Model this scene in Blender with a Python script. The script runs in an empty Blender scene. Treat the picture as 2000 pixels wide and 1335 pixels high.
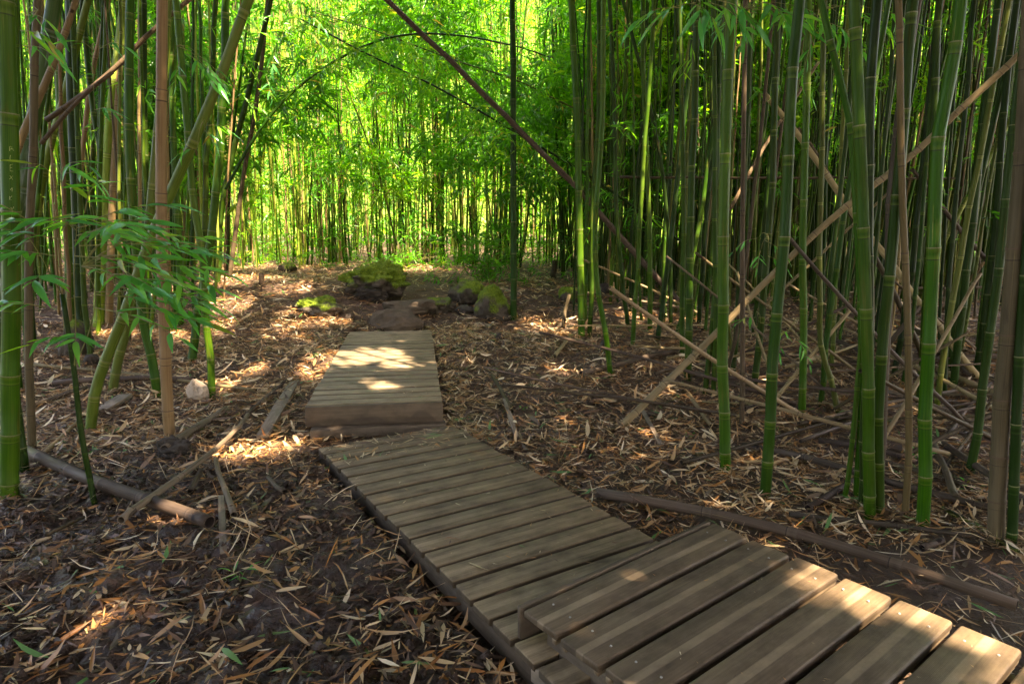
import bpy, bmesh, math, random
import numpy as np
from mathutils import Vector, Matrix

rng = np.random.default_rng(11)
random.seed(11)
sc = bpy.context.scene
COL = sc.collection

# ------------------------------------------------------------------ camera
FPX, CX, CY, HY, CH = 1300.0, 1000.0, 667.5, 432.0, 1.6
PITCH = math.atan((CY - HY) / FPX)
cam_d = bpy.data.cameras.new('camera')
cam_d.sensor_width = 36.0
cam_d.lens = FPX / 2000.0 * 36.0
cam_d.clip_start = 0.05
cam_d.clip_end = 2000.0
cam = bpy.data.objects.new('camera', cam_d)
cam.location = (0, 0, CH)
cam.rotation_euler = (math.pi / 2 - PITCH, 0, 0)
COL.objects.link(cam)
sc.camera = cam

# ------------------------------------------------------------------ light
SUN_EL = math.radians(56)
SH = np.array([0.62, -0.78]); SH = SH / np.linalg.norm(SH)
SUN = np.array([SH[0] * math.cos(SUN_EL), SH[1] * math.cos(SUN_EL), math.sin(SUN_EL)])
w = bpy.data.worlds.new('World')
sc.world = w
w.use_nodes = True
wn = w.node_tree.nodes
wl = w.node_tree.links
sky = wn.new('ShaderNodeTexSky')
sky.sky_type = 'NISHITA'
sky.sun_disc = False
sky.sun_elevation = SUN_EL
sky.air_density = 0.8
sky.dust_density = 2.5
sky.ozone_density = 0.6
sky.sun_rotation = math.atan2(SH[0], SH[1])
wl.new(sky.outputs[0], wn['Background'].inputs[0])
wn['Background'].inputs[1].default_value = 0.15
sun_d = bpy.data.lights.new('sun', 'SUN')
sun_d.energy = 3.7
sun_d.angle = math.radians(0.53)
sun_d.color = (1.0, 0.93, 0.80)
sun = bpy.data.objects.new('sun', sun_d)
sun.rotation_euler = Vector(SUN).to_track_quat('Z', 'Y').to_euler()
sun.location = (6, -8, 14)
COL.objects.link(sun)
sc.view_settings.view_transform = 'Standard'
sc.view_settings.look = 'None'
sc.view_settings.gamma = 1.0
sc.view_settings.exposure = 3.55
sc.view_settings.use_white_balance = True
sc.view_settings.white_balance_temperature = 8600
sc.view_settings.white_balance_tint = 17
sc.cycles.use_denoising = True
sc.cycles.max_bounces = 7
sc.cycles.diffuse_bounces = 4
sc.cycles.glossy_bounces = 2
sc.cycles.transmission_bounces = 4
sc.cycles.sample_clamp_indirect = 6.0
sc.cycles.use_adaptive_sampling = True
sc.cycles.adaptive_threshold = 0.02

# ------------------------------------------------------------------ helpers
def tag(o, label=None, cat=None, group=None, kind=None):
    if label: o['label'] = label
    if cat: o['category'] = cat
    if group: o['group'] = group
    if kind: o['kind'] = kind
    return o

def _h(ix, iy, iz, seed):
    h = (ix.astype(np.int64) * 374761393 + iy.astype(np.int64) * 668265263 + iz.astype(np.int64) * 2147483647 + seed * 974711) & 0xFFFFFFFF
    h = ((h ^ (h >> 13)) * 1274126177) & 0xFFFFFFFF
    h = ((h ^ (h >> 16)) * 2246822519) & 0xFFFFFFFF
    return ((h ^ (h >> 15)) & 0xFFFFFF) / float(0xFFFFFF)

def vn3(x, y, z, seed=0):
    x = np.asarray(x, float); y = np.asarray(y, float); z = np.asarray(z, float) + np.zeros_like(x)
    xi, yi, zi = np.floor(x), np.floor(y), np.floor(z)
    fx, fy, fz = x - xi, y - yi, z - zi
    fx, fy, fz = fx * fx * (3 - 2 * fx), fy * fy * (3 - 2 * fy), fz * fz * (3 - 2 * fz)
    r = 0
    for dx in (0, 1):
        for dy in (0, 1):
            for dz in (0, 1):
                wt = (fx if dx else 1 - fx) * (fy if dy else 1 - fy) * (fz if dz else 1 - fz)
                r = r + wt * _h(xi + dx, yi + dy, zi + dz, seed)
    return r

def vn2(x, y, seed=0):
    x = np.asarray(x, float); y = np.asarray(y, float)
    xi, yi = np.floor(x), np.floor(y)
    fx, fy = x - xi, y - yi
    fx, fy = fx * fx * (3 - 2 * fx), fy * fy * (3 - 2 * fy)
    z0 = np.zeros_like(xi)
    a = _h(xi, yi, z0, seed); b = _h(xi + 1, yi, z0, seed); c = _h(xi, yi + 1, z0, seed); d = _h(xi + 1, yi + 1, z0, seed)
    return (a * (1 - fx) + b * fx) * (1 - fy) + (c * (1 - fx) + d * fx) * fy

def fbm2(x, y, oct=4, seed=0):
    r = 0; a = 0.5; n = 0
    for k in range(oct):
        r = r + a * vn2(x * 2 ** k + 17.3 * k, y * 2 ** k - 9.1 * k, seed + k); n += a; a *= 0.5
    return r / n

def sstep(t):
    t = np.clip(t, 0, 1)
    return t * t * (3 - 2 * t)

# decks (top views), metres: lower, upper, near
LD_O = np.array([-1.226, 4.160]); LD_U = np.array([0.850, 0.527]); LD_W = 1.0; LD_U = LD_U / np.linalg.norm(LD_U)
LD_V = np.array([LD_U[1], -LD_U[0]])          # towards the camera
UD_O = np.array([-1.525, 4.755]); UD_U = np.array([0.995, 0.143]); UD_W = 1.005; UD_U = UD_U / np.linalg.norm(UD_U)
UD_V = np.array([-UD_U[1], UD_U[0]])          # away from the camera
ND_O = np.array([0.0222, 2.182]); ND_U = np.array([0.7858, 0.6185]); ND_W = 1.124
ND_V = np.array([0.6185, -0.7858])
LD_Z, UD_Z, ND_Z = 0.10, 0.26, 0.24
LD_L, UD_L, ND_L = 2.60, 3.40, 1.75

def in_deck(x, y, m=0.0):
    r = np.zeros(np.shape(x), bool)
    for O, U, W, V, L in ((LD_O - LD_V * 0.32, LD_U, LD_W, LD_V, LD_L + 0.32), (UD_O, UD_U, UD_W, UD_V, UD_L), (ND_O, ND_U, ND_W, ND_V, ND_L)):
        a = (x - O[0]) * U[0] + (y - O[1]) * U[1]
        b = (x - O[0]) * V[0] + (y - O[1]) * V[1]
        r |= (a > -m) & (a < W + m) & (b > -m) & (b < L + m)
    return r

def deck_soft(x, y):
    r = np.zeros(np.shape(x))
    for O, U, W, V, L in ((UD_O, UD_U, UD_W, UD_V, UD_L), (LD_O - LD_V * 0.3, LD_U, LD_W, LD_V, LD_L), (ND_O, ND_U, ND_W, ND_V, ND_L)):
        a = (x - O[0]) * U[0] + (y - O[1]) * U[1]
        b = (x - O[0]) * V[0] + (y - O[1]) * V[1]
        d = np.minimum(np.minimum(a, W - a), np.minimum(b, L - b))
        r = np.maximum(r, sstep((d + 0.06) / 0.16))
    return r

def muddy(x, y):
    """1 where the ground is bare churned mud (near, left of the boardwalk)"""
    a = (x - LD_O[0]) * LD_U[0] + (y - LD_O[1]) * LD_U[1]
    return sstep((5.0 - y) / 1.6) * sstep((0.3 - a) / 0.8) * sstep((x + 5.5) / 2)

def gbase(x, y):
    x = np.asarray(x, float); y = np.asarray(y, float)
    z = 0.24 * sstep((y - 4.8) / 3.6) + 0.30 * sstep((y - 8.3) / 2.4) * (0.55 + 0.45 * sstep((3.5 - x) / 3)) + 0.10 * sstep((y - 11) / 6)
    z = z + 0.24 * np.exp(-(((x + 3.1) / 1.1) ** 2 + ((y - 9.4) / 1.3) ** 2)) + 0.12 * np.exp(-(((x + 4.6) / 1.6) ** 2 + ((y - 11) / 1.6) ** 2))
    z = z + (fbm2(x * 0.6 + 3, y * 0.6, 3, 5) - 0.5) * 0.16 * sstep((np.abs(y) + 2) / 6)
    return z

def gfun(x, y):
    x = np.asarray(x, float); y = np.asarray(y, float)
    m = muddy(x, y)
    z = gbase(x, y) + (fbm2(x * 3.1, y * 3.1, 4, 21) - 0.5) * (0.05 + 0.075 * m)
    z = z + (np.abs(fbm2(x * 11, y * 11, 3, 33) - 0.5) * 2) * (0.012 + 0.06 * m) * sstep((14 - y) / 6)
    z = z - 0.17 * deck_soft(x, y)
    return z

def ray(px, py):
    x = (px - CX) / FPX; y = -(py - CY) / FPX
    c, s = math.cos(PITCH), math.sin(PITCH)
    return np.array([x, c + y * s, -s + y * c])

def at_y(px, py, yy):
    d = ray(px, py)
    return np.array([0, 0, CH]) + d * (yy / d[1])

def on_ground(px, py, lift=0.0):
    d = ray(px, py)
    o = np.array([0, 0, CH])
    t = np.arange(1.0, 60, 0.02)
    P = o + d * t[:, None]
    hit = np.nonzero(P[:, 2] <= gbase(P[:, 0], P[:, 1]) + lift)[0]
    p = P[hit[0]] if len(hit) else P[-1]
    return np.array(p)

def proj(p):
    c, s = math.cos(PITCH), math.sin(PITCH)
    z = p[2] - CH
    f = p[1] * c - z * s
    u = p[1] * s + z * c
    return CX + FPX * p[0] / f, CY - FPX * u / f

def mk(name, V, F, mat, attrs=None, smooth=True, parent=None, loc=None, link=True):
    """V (n,3); F array (m,k) or list of such arrays; attrs {name: (n,) or (n,3)}"""
    V = np.asarray(V, np.float32)
    if loc is not None:
        V = V - np.asarray(loc, np.float32)
    Fs = F if isinstance(F, (list, tuple)) else [F]
    Fs = [np.asarray(f, np.int32) for f in Fs if len(f)]
    loops = np.concatenate([f.ravel() for f in Fs])
    tot = np.concatenate([np.full(len(f), f.shape[1], np.int32) for f in Fs])
    start = np.concatenate([[0], np.cumsum(tot)[:-1]]).astype(np.int32)
    me = bpy.data.meshes.new(name)
    me.vertices.add(len(V)); me.vertices.foreach_set('co', V.ravel())
    me.loops.add(len(loops)); me.loops.foreach_set('vertex_index', loops)
    me.polygons.add(len(tot)); me.polygons.foreach_set('loop_start', start); me.polygons.foreach_set('loop_total', tot)
    if smooth:
        me.polygons.foreach_set('use_smooth', np.ones(len(tot), bool))
    for k, a in (attrs or {}).items():
        a = np.asarray(a, np.float32)
        if a.ndim == 1:
            at = me.attributes.new(k, 'FLOAT', 'POINT'); at.data.foreach_set('value', a)
        else:
            at = me.attributes.new(k, 'FLOAT_VECTOR', 'POINT'); at.data.foreach_set('vector', a.ravel())
    me.update(calc_edges=True)
    me.materials.append(mat)
    o = bpy.data.objects.new(name, me)
    if loc is not None: o.location = [float(v) for v in loc]
    if parent is not None:
        o.parent = parent
        if loc is not None:
            o.location = [float(a - b) for a, b in zip(loc, parent.location)]
    if link: COL.objects.link(o)
    return o

def empty(name, loc):
    o = bpy.data.objects.new(name, None)
    o.empty_display_size = 0.1
    o.location = [float(v) for v in loc]
    COL.objects.link(o)
    return o

# ------------------------------------------------------------------ materials
class NT:
    def __init__(s, name):
        s.m = bpy.data.materials.new(name); s.m.use_nodes = True
        s.t = s.m.node_tree; s.n = s.t.nodes; s.b = s.n['Principled BSDF']; s.out = s.n['Material Output']
    def new(s, t, **kw):
        n = s.n.new(t)
        for k, v in kw.items(): setattr(n, k, v)
        return n
    def link(s, a, b): s.t.links.new(a, b)
    def setin(s, sock, v):
        if hasattr(v, 'is_linked'): s.link(v, sock)
        else: sock.default_value = v
    def math(s, op, a, b=0.0, clamp=False):
        n = s.new('ShaderNodeMath', operation=op, use_clamp=clamp)
        s.setin(n.inputs[0], a); s.setin(n.inputs[1], b)
        return n.outputs[0]
    def mix(s, f, a, b, bt='MIX'):
        n = s.new('ShaderNodeMix', data_type='RGBA', blend_type=bt)
        s.setin(n.inputs[0], f); s.setin(n.inputs[6], a if hasattr(a, 'is_linked') else (*a, 1)); s.setin(n.inputs[7], b if hasattr(b, 'is_linked') else (*b, 1))
        return n.outputs[2]
    def noise(s, vec, scale, detail=3, rough=0.55):
        n = s.new('ShaderNodeTexNoise')
        n.inputs['Scale'].default_value = scale; n.inputs['Detail'].default_value = detail; n.inputs['Roughness'].default_value = rough
        if vec is not None: s.link(vec, n.inputs['Vector'])
        return n.outputs[0]
    def ramp(s, f, stops):
        n = s.new('ShaderNodeValToRGB'); e = n.color_ramp.elements
        while len(e) < len(stops): e.new(0.5)
        for k, (p, c) in enumerate(stops):
            e[k].position = p; e[k].color = (*c, 1) if len(c) == 3 else c
        s.link(f, n.inputs[0]); return n.outputs[0]
    def rng(s, f, a, b, c=0.0, d=1.0):
        n = s.new('ShaderNodeMapRange', clamp=True)
        s.link(f, n.inputs[0])
        for i, v in enumerate((a, b, c, d)): n.inputs[i + 1].default_value = v
        return n.outputs[0]
    def attr(s, name, out='Fac'):
        n = s.new('ShaderNodeAttribute', attribute_name=name); return n.outputs[out]
    def bump(s, h, strength, dist=0.01):
        n = s.new('ShaderNodeBump'); n.inputs['Strength'].default_value = strength; n.inputs['Distance'].default_value = dist
        s.link(h, n.inputs['Height']); s.link(n.outputs[0], s.b.inputs['Normal'])
    def vscale(s, v, k):
        n = s.new('ShaderNodeVectorMath', operation='MULTIPLY'); s.link(v, n.inputs[0]); n.inputs[1].default_value = k
        return n.outputs[0]

def culm_mat(name, c1, c2, blotch, pale, rough=0.40, blotch_amt=0.6, dark=(0.02, 0.025, 0.012), wax=0.6):
    t = NT(name)
    bc = t.attr('bc', 'Vector'); rnd = t.attr('rnd')
    sep = t.new('ShaderNodeSeparateXYZ'); t.link(bc, sep.inputs[0])
    cmb = t.new('ShaderNodeCombineXYZ'); t.link(sep.outputs[0], cmb.inputs[0]); t.link(sep.outputs[1], cmb.inputs[1])
    t.link(t.math('MULTIPLY', rnd, 37.0), cmb.inputs[2])
    streak = t.noise(t.vscale(cmb.outputs[0], (26, 1.6, 1)), 1.0, 3)
    blob = t.noise(t.vscale(cmb.outputs[0], (3.2, 2.6, 1)), 1.0, 4, 0.65)
    patch = t.noise(t.vscale(cmb.outputs[0], (1.2, 0.9, 1)), 1.0, 2)
    fine = t.noise(t.vscale(cmb.outputs[0], (70, 9, 1)), 1.0, 2)
    col = t.mix(t.rng(streak, 0.3, 0.72), c1, c2)
    col = t.mix(t.rng(patch, 0.45, 0.75, 0, 0.5), col, pale)
    col = t.mix(t.math('MULTIPLY', t.rng(blob, 0.56, 0.72), blotch_amt), col, blotch)
    # dry pale scratches along the fibre
    scr = t.math('MULTIPLY', t.rng(streak, 0.66, 0.72), t.rng(blob, 0.5, 0.6))
    col = t.mix(t.math('MULTIPLY', scr, 0.7), col, (0.26, 0.22, 0.08))
    # per culm tint
    hs = t.new('ShaderNodeHueSaturation')
    t.link(t.rng(rnd, 0, 1, 0.485, 0.515), hs.inputs[0]); t.link(t.rng(t.math('FRACT', t.math('MULTIPLY', rnd, 7.31)), 0, 1, 0.65, 1.35), hs.inputs[2]); t.link(col, hs.inputs[4])
    col = hs.outputs[0]
    # node: pale waxy band below, dark ring line at the node
    dn = sep.outputs[2]
    band = t.math('MULTIPLY', t.rng(dn, -0.026, -0.010), t.rng(dn, -0.004, 0.0, 1, 0))
    col = t.mix(t.math('MULTIPLY', band, wax), col, tuple(min(1, k * 1.4) for k in pale))
    line = t.math('MULTIPLY', t.rng(dn, -0.004, -0.001), t.rng(dn, 0.002, 0.005, 1, 0))
    col = t.mix(t.math('MULTIPLY', line, 0.8), col, dark)
    t.link(col, t.b.inputs['Base Color'])
    t.link(t.rng(blob, 0.3, 0.7, rough - 0.08, rough + 0.22), t.b.inputs['Roughness'])
    t.b.inputs['Specular IOR Level'].default_value = 0.15
    t.bump(fine, 0.12, 0.003)
    return t.m

M = {}
M['green'] = culm_mat('bamboo_green', (0.0095, 0.046, 0.001), (0.026, 0.076, 0.002), (0.075, 0.064, 0.010), (0.062, 0.098, 0.012))
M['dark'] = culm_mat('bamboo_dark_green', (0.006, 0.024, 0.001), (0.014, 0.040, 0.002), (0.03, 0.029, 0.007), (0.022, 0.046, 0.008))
M['olive'] = culm_mat('bamboo_olive', (0.048, 0.076, 0.007), (0.082, 0.104, 0.014), (0.13, 0.085, 0.03), (0.15, 0.16, 0.05))
M['lime_sunlit'] = culm_mat('bamboo_lime_sunlit', (0.12, 0.20, 0.015), (0.19, 0.25, 0.03), (0.18, 0.14, 0.03), (0.27, 0.30, 0.09))  # yellow-green of sunlit culms, the sunlight put into the colour
M['waxy'] = culm_mat('bamboo_waxy', (0.022, 0.052, 0.010), (0.04, 0.07, 0.018), (0.13, 0.16, 0.14), (0.10, 0.13, 0.10), blotch_amt=0.85)
M['tan'] = culm_mat('bamboo_dead_tan', (0.128, 0.084, 0.034), (0.200, 0.134, 0.060), (0.06, 0.038, 0.018), (0.23, 0.165, 0.082), 0.5, 0.6, (0.03, 0.018, 0.012), wax=0.15)
M['brown'] = culm_mat('bamboo_dead_brown', (0.044, 0.032, 0.017), (0.080, 0.058, 0.031), (0.020, 0.015, 0.01), (0.11, 0.08, 0.048), 0.55, 0.6, (0.02, 0.013, 0.01), wax=0.15)
M['grey'] = culm_mat('pole_weathered', (0.062, 0.043, 0.028), (0.120, 0.086, 0.057), (0.026, 0.017, 0.012), (0.16, 0.122, 0.085), 0.55, 0.7, (0.03, 0.022, 0.018), wax=0.15)
M['log'] = culm_mat('pole_greyish_tan', (0.13, 0.092, 0.064), (0.21, 0.155, 0.11), (0.045, 0.03, 0.02), (0.25, 0.20, 0.15), 0.55, 0.8, (0.03, 0.022, 0.018), wax=0.15)
M['wet'] = culm_mat('pole_dark_wet', (0.046, 0.032, 0.024), (0.092, 0.064, 0.046), (0.022, 0.015, 0.011), (0.13, 0.095, 0.07), 0.55, 0.7, (0.015, 0.01, 0.01), wax=0.15)
M['straw'] = culm_mat('pole_straw', (0.17, 0.122, 0.060), (0.27, 0.20, 0.105), (0.09, 0.06, 0.03), (0.30, 0.235, 0.14), 0.5, 0.5, (0.05, 0.03, 0.02), wax=0.15)

def leaf_mat(name, stops, tstops, transl=0.45, rough=0.38, obj=False, lift=1.0):
    t = NT(name)
    if obj:
        r = t.new('ShaderNodeObjectInfo').outputs['Random']
    else:
        r = t.attr('rnd')
    col = t.ramp(r, stops); tc = t.ramp(r, tstops)
    t.link(col, t.b.inputs['Base Color']); t.b.inputs['Roughness'].default_value = rough
    t.b.inputs['Specular IOR Level'].default_value = 0.5
    tr = t.new('ShaderNodeBsdfTranslucent'); t.link(tc, tr.inputs[0])
    mx = t.new('ShaderNodeMixShader'); mx.inputs[0].default_value = transl
    t.link(t.b.outputs[0], mx.inputs[1]); t.link(tr.outputs[0], mx.inputs[2]); t.link(mx.outputs[0], t.out.inputs[0])
    return t.m

LEAF = [(0.0, (0.016, 0.085, 0.012)), (0.45, (0.034, 0.185, 0.016)), (0.8, (0.075, 0.29, 0.020)), (0.95, (0.19, 0.39, 0.028)), (1.0, (0.36, 0.27, 0.06))]
LEAFT = [(0.0, (0.05, 0.27, 0.012)), (0.45, (0.11, 0.48, 0.016)), (0.8, (0.22, 0.64, 0.022)), (0.95, (0.45, 0.74, 0.03)), (1.0, (0.55, 0.42, 0.05))]
M['leaf'] = leaf_mat('bamboo_leaf', LEAF, LEAFT, 0.5)
M['leaf_obj'] = leaf_mat('bamboo_leaf_near', [(0.0, (0.04, 0.25, 0.07)), (0.6, (0.07, 0.37, 0.09)), (0.93, (0.15, 0.45, 0.06)), (1.0, (0.24, 0.18, 0.03))],
                         [(0.0, (0.08, 0.42, 0.02)), (0.6, (0.14, 0.56, 0.02)), (0.93, (0.25, 0.64, 0.02)), (1.0, (0.45, 0.32, 0.04))], 0.45, 0.27, obj=True)
M['leaf_unseen'] = leaf_mat('bamboo_leaf_canopy', [(0.0, (0.035, 0.06, 0.025)), (1.0, (0.07, 0.11, 0.04))], [(0.0, (0.05, 0.09, 0.03)), (1.0, (0.10, 0.17, 0.05))], 0.25)  # dull leaves for the unseen light blockers, so less green light scatters
LIT = [(0.0, (0.055, 0.032, 0.02)), (0.2, (0.15, 0.078, 0.04)), (0.42, (0.42, 0.18, 0.045)), (0.62, (0.46, 0.28, 0.13)), (0.82, (0.60, 0.43, 0.24)), (0.955, (0.74, 0.60, 0.41)), (0.975, (0.10, 0.20, 0.05)), (1.0, (0.09, 0.24, 0.06))]
M['litter'] = leaf_mat('dry_leaf', LIT, LIT, 0.12, 0.5)
M['litter_obj'] = leaf_mat('dry_leaf_near', [(0.0, (0.09, 0.05, 0.03)), (0.25, (0.30, 0.12, 0.035)), (0.5, (0.40, 0.18, 0.05)), (0.75, (0.42, 0.27, 0.13)), (0.93, (0.55, 0.42, 0.26)), (0.96, (0.12, 0.20, 0.06)), (1.0, (0.08, 0.22, 0.05))],
                           [(0.0, (0.09, 0.05, 0.03)), (0.3, (0.40, 0.15, 0.03)), (0.9, (0.5, 0.36, 0.2)), (1.0, (0.1, 0.3, 0.05))], 0.12, 0.45, obj=True)

def simple(name, c1, c2, scale=8, rough=0.8, bump=0.3, bs=40, spec=0.3, coord='Object'):
    t = NT(name)
    v = t.new('ShaderNodeTexCoord').outputs[coord]
    col = t.mix(t.rng(t.noise(v, scale, 5, 0.6), 0.3, 0.7), c1, c2)
    t.link(col, t.b.inputs['Base Color']); t.b.inputs['Roughness'].default_value = rough
    t.b.inputs['Specular IOR Level'].default_value = spec
    t.bump(t.noise(v, bs, 4), bump, 0.01)
    return t.m

M['twig'] = simple('twig', (0.10, 0.12, 0.03), (0.20, 0.17, 0.06), 20, 0.6)
M['node'] = simple('culm_node', (0.05, 0.06, 0.02), (0.22, 0.21, 0.10), 60, 0.6)
M['node_dead'] = simple('culm_node_dead', (0.05, 0.03, 0.02), (0.14, 0.085, 0.05), 60, 0.7)
M['hollow'] = simple('hollow_inside', (0.02, 0.014, 0.01), (0.04, 0.028, 0.02), 20, 0.9)
M['carve'] = simple('carved_scar', (0.34, 0.36, 0.14), (0.45, 0.42, 0.2), 90, 0.7)
M['root'] = simple('root_fringe', (0.10, 0.09, 0.03), (0.2, 0.17, 0.06), 60, 0.8)

# ground
def ground_mat():
    t = NT('forest_mud')
    v = t.new('ShaderNodeTexCoord').outputs['Object']
    mud = t.attr('mud')
    big = t.noise(v, 1.3, 4, 0.6); mid = t.noise(v, 9, 5, 0.65); fine = t.noise(v, 60, 5, 0.7)
    c = t.mix(t.rng(mid, 0.3, 0.7), (0.048, 0.026, 0.017), (0.115, 0.062, 0.040))
    straw = t.mix(t.rng(fine, 0.35, 0.65), (0.060, 0.034, 0.020), (0.17, 0.10, 0.054))
    c = t.mix(t.math('MULTIPLY', t.rng(mud, 0.0, 0.8, 1, 0), t.rng(mid, 0.35, 0.65, 0.35, 0.9)), c, straw)
    t.link(c, t.b.inputs['Base Color'])
    wet = t.math('MULTIPLY', t.rng(t.math('ADD', big, t.math('MULTIPLY', mid, 0.35)), 0.60, 0.72), mud)
    r = t.math('SUBTRACT', t.rng(fine, 0.3, 0.7, 0.72, 0.95), t.math('MULTIPLY', wet, 0.68))
    t.link(r, t.b.inputs['Roughness'])
    t.b.inputs['Specular IOR Level'].default_value = 0.5
    h = t.math('ADD', t.math('MULTIPLY', mid, 1.0), t.math('MULTIPLY', fine, 0.5))
    t.bump(h, 1.0, 0.08)
    return t.m
M['ground'] = ground_mat()

def rock_mat(name, c1, c2, moss):
    t = NT(name)
    v = t.new('ShaderNodeTexCoord').outputs['Object']
    n1 = t.noise(v, 6, 6, 0.65); n2 = t.noise(v, 45, 4, 0.7)
    c = t.mix(t.rng(n1, 0.3, 0.7), c1, c2)
    c = t.mix(t.rng(n2, 0.5, 0.75, 0, 0.5), c, tuple(k * 0.45 for k in c1))
    mo = t.attr('moss')
    mc = t.mix(t.rng(n2, 0.3, 0.7), (0.035, 0.07, 0.008), (0.17, 0.24, 0.020))
    mc = t.mix(t.rng(n1, 0.55, 0.8), mc, (0.20, 0.20, 0.035))
    f = t.math('MULTIPLY', t.rng(t.math('ADD', mo, t.math('MULTIPLY', t.math('SUBTRACT', n2, 0.5), 0.6)), 0.35, 0.6), moss)
    c = t.mix(f, c, mc)
    t.link(c, t.b.inputs['Base Color']); t.b.inputs['Roughness'].default_value = 0.9
    t.b.inputs['Specular IOR Level'].default_value = 0.2
    t.bump(t.math('ADD', n1, n2), 0.7, 0.02)
    return t.m
M['rock_moss'] = rock_mat('mossy_rock', (0.045, 0.036, 0.027), (0.10, 0.08, 0.06), 1.0)
M['rock_slab'] = rock_mat('muddy_slab', (0.062, 0.046, 0.031), (0.135, 0.10, 0.07), 0.25)
M['rock_dark'] = rock_mat('dark_stone', (0.035, 0.028, 0.023), (0.075, 0.06, 0.048), 0.3)
M['rock_pale'] = rock_mat('pale_stone', (0.32, 0.25, 0.19), (0.48, 0.39, 0.30), 0.1)

def plank_mat(name, c1, c2, stripe, dirt, groove=True, stain=0.0, edge=0.0):
    t = NT(name)
    v = t.new('ShaderNodeTexCoord').outputs['Object']
    oi = t.new('ShaderNodeObjectInfo').outputs['Random']
    off = t.new('ShaderNodeVectorMath', operation='ADD'); t.link(v, off.inputs[0])
    cmb = t.new('ShaderNodeCombineXYZ'); t.link(t.math('MULTIPLY', oi, 53.0), cmb.inputs[0]); t.link(t.math('MULTIPLY', oi, 31.0), cmb.inputs[1]); t.link(cmb.outputs[0], off.inputs[1])
    vv = off.outputs[0]
    grain = t.noise(t.vscale(vv, (3, 120, 60)), 1.0, 3, 0.6)
    blot = t.noise(t.vscale(vv, (5, 9, 9)), 1.0, 5, 0.62)
    spec = t.noise(vv, 140, 3, 0.7)
    col = t.mix(t.rng(grain, 0.3, 0.7), c1, c2)
    col = t.mix(t.rng(blot, 0.42, 0.68, 0, dirt), col, tuple(k * 0.55 for k in c1))
    wear = t.noise(t.vscale(vv, (2.2, 14, 5)), 1.0, 4, 0.6)
    col = t.mix(t.rng(wear, 0.5, 0.72, 0, 0.4), col, tuple(min(1, k * 1.35) for k in c2))
    # pale anti-slip stripe worn along each board
    sy = t.new('ShaderNodeSeparateXYZ'); t.link(v, sy.inputs[0])
    y = sy.outputs[1]
    st = t.math('MULTIPLY', t.rng(y, -0.022, -0.017), t.rng(y, 0.010, 0.014, 1, 0))
    st = t.math('MULTIPLY', st, t.rng(blot, 0.3, 0.55, 1.0, 0.55))
    col = t.mix(t.math('MULTIPLY', st, stripe), col, (0.36, 0.265, 0.165))
    col = t.mix(t.rng(spec, 0.64, 0.74, 0, 0.7), col, (0.07, 0.05, 0.035))
    if edge:  # shade of the plank gaps painted on the board sides in mud colour
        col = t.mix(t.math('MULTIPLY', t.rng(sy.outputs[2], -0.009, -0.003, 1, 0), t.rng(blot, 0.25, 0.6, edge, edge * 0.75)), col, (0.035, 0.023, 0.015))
    if stain:
        sx = t.noise(t.vscale(v, (4.5, 1, 1)), 1.0, 1.0, 0.4)
        lvl = t.math('ADD', sy.outputs[2], t.math('MULTIPLY', t.math('SUBTRACT', sx, 0.55), -0.35))
        col = t.mix(t.math('MULTIPLY', t.rng(lvl, -0.105, -0.085, 1, 0), stain), col, (0.05, 0.034, 0.024))
    hs = t.new('ShaderNodeHueSaturation'); t.link(col, hs.inputs[4])
    t.link(t.rng(oi, 0, 1, 0.86, 1.12), hs.inputs[2])
    t.link(hs.outputs[0], t.b.inputs['Base Color'])
    t.link(t.rng(blot, 0.3, 0.7, 0.5, 0.75), t.b.inputs['Roughness'])
    t.b.inputs['Specular IOR Level'].default_value = 0.35
    wv = t.math('SINE', t.math('MULTIPLY', y, 1500.0))
    h = t.math('ADD', t.math('MULTIPLY', wv, 0.25 if groove else 0.0), t.math('ADD', grain, spec))
    t.bump(h, 0.35, 0.004)
    return t.m
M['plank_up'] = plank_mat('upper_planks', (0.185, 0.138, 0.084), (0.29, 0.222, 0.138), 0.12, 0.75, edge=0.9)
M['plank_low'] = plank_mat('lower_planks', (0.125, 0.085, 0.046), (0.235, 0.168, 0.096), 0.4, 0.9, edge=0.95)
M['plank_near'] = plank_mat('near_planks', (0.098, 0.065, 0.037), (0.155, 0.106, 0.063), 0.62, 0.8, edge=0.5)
M['fascia'] = plank_mat('fascia_board', (0.085, 0.060, 0.037), (0.13, 0.092, 0.058), 0.0, 0.8, False, 0.7)
M['beam'] = plank_mat('dark_beam', (0.07, 0.05, 0.034), (0.12, 0.088, 0.06), 0.0, 0.8, False)
M['board'] = plank_mat('weathered_board', (0.16, 0.12, 0.085), (0.27, 0.205, 0.145), 0.0, 0.9, False)
M['screw'] = simple('screw_head', (0.25, 0.24, 0.22), (0.35, 0.33, 0.3), 100, 0.4)
M['hill'] = simple('wooded_hillside', (0.02, 0.05, 0.008), (0.16, 0.24, 0.025), 2.2, 0.9, 0.6, 3)

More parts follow.
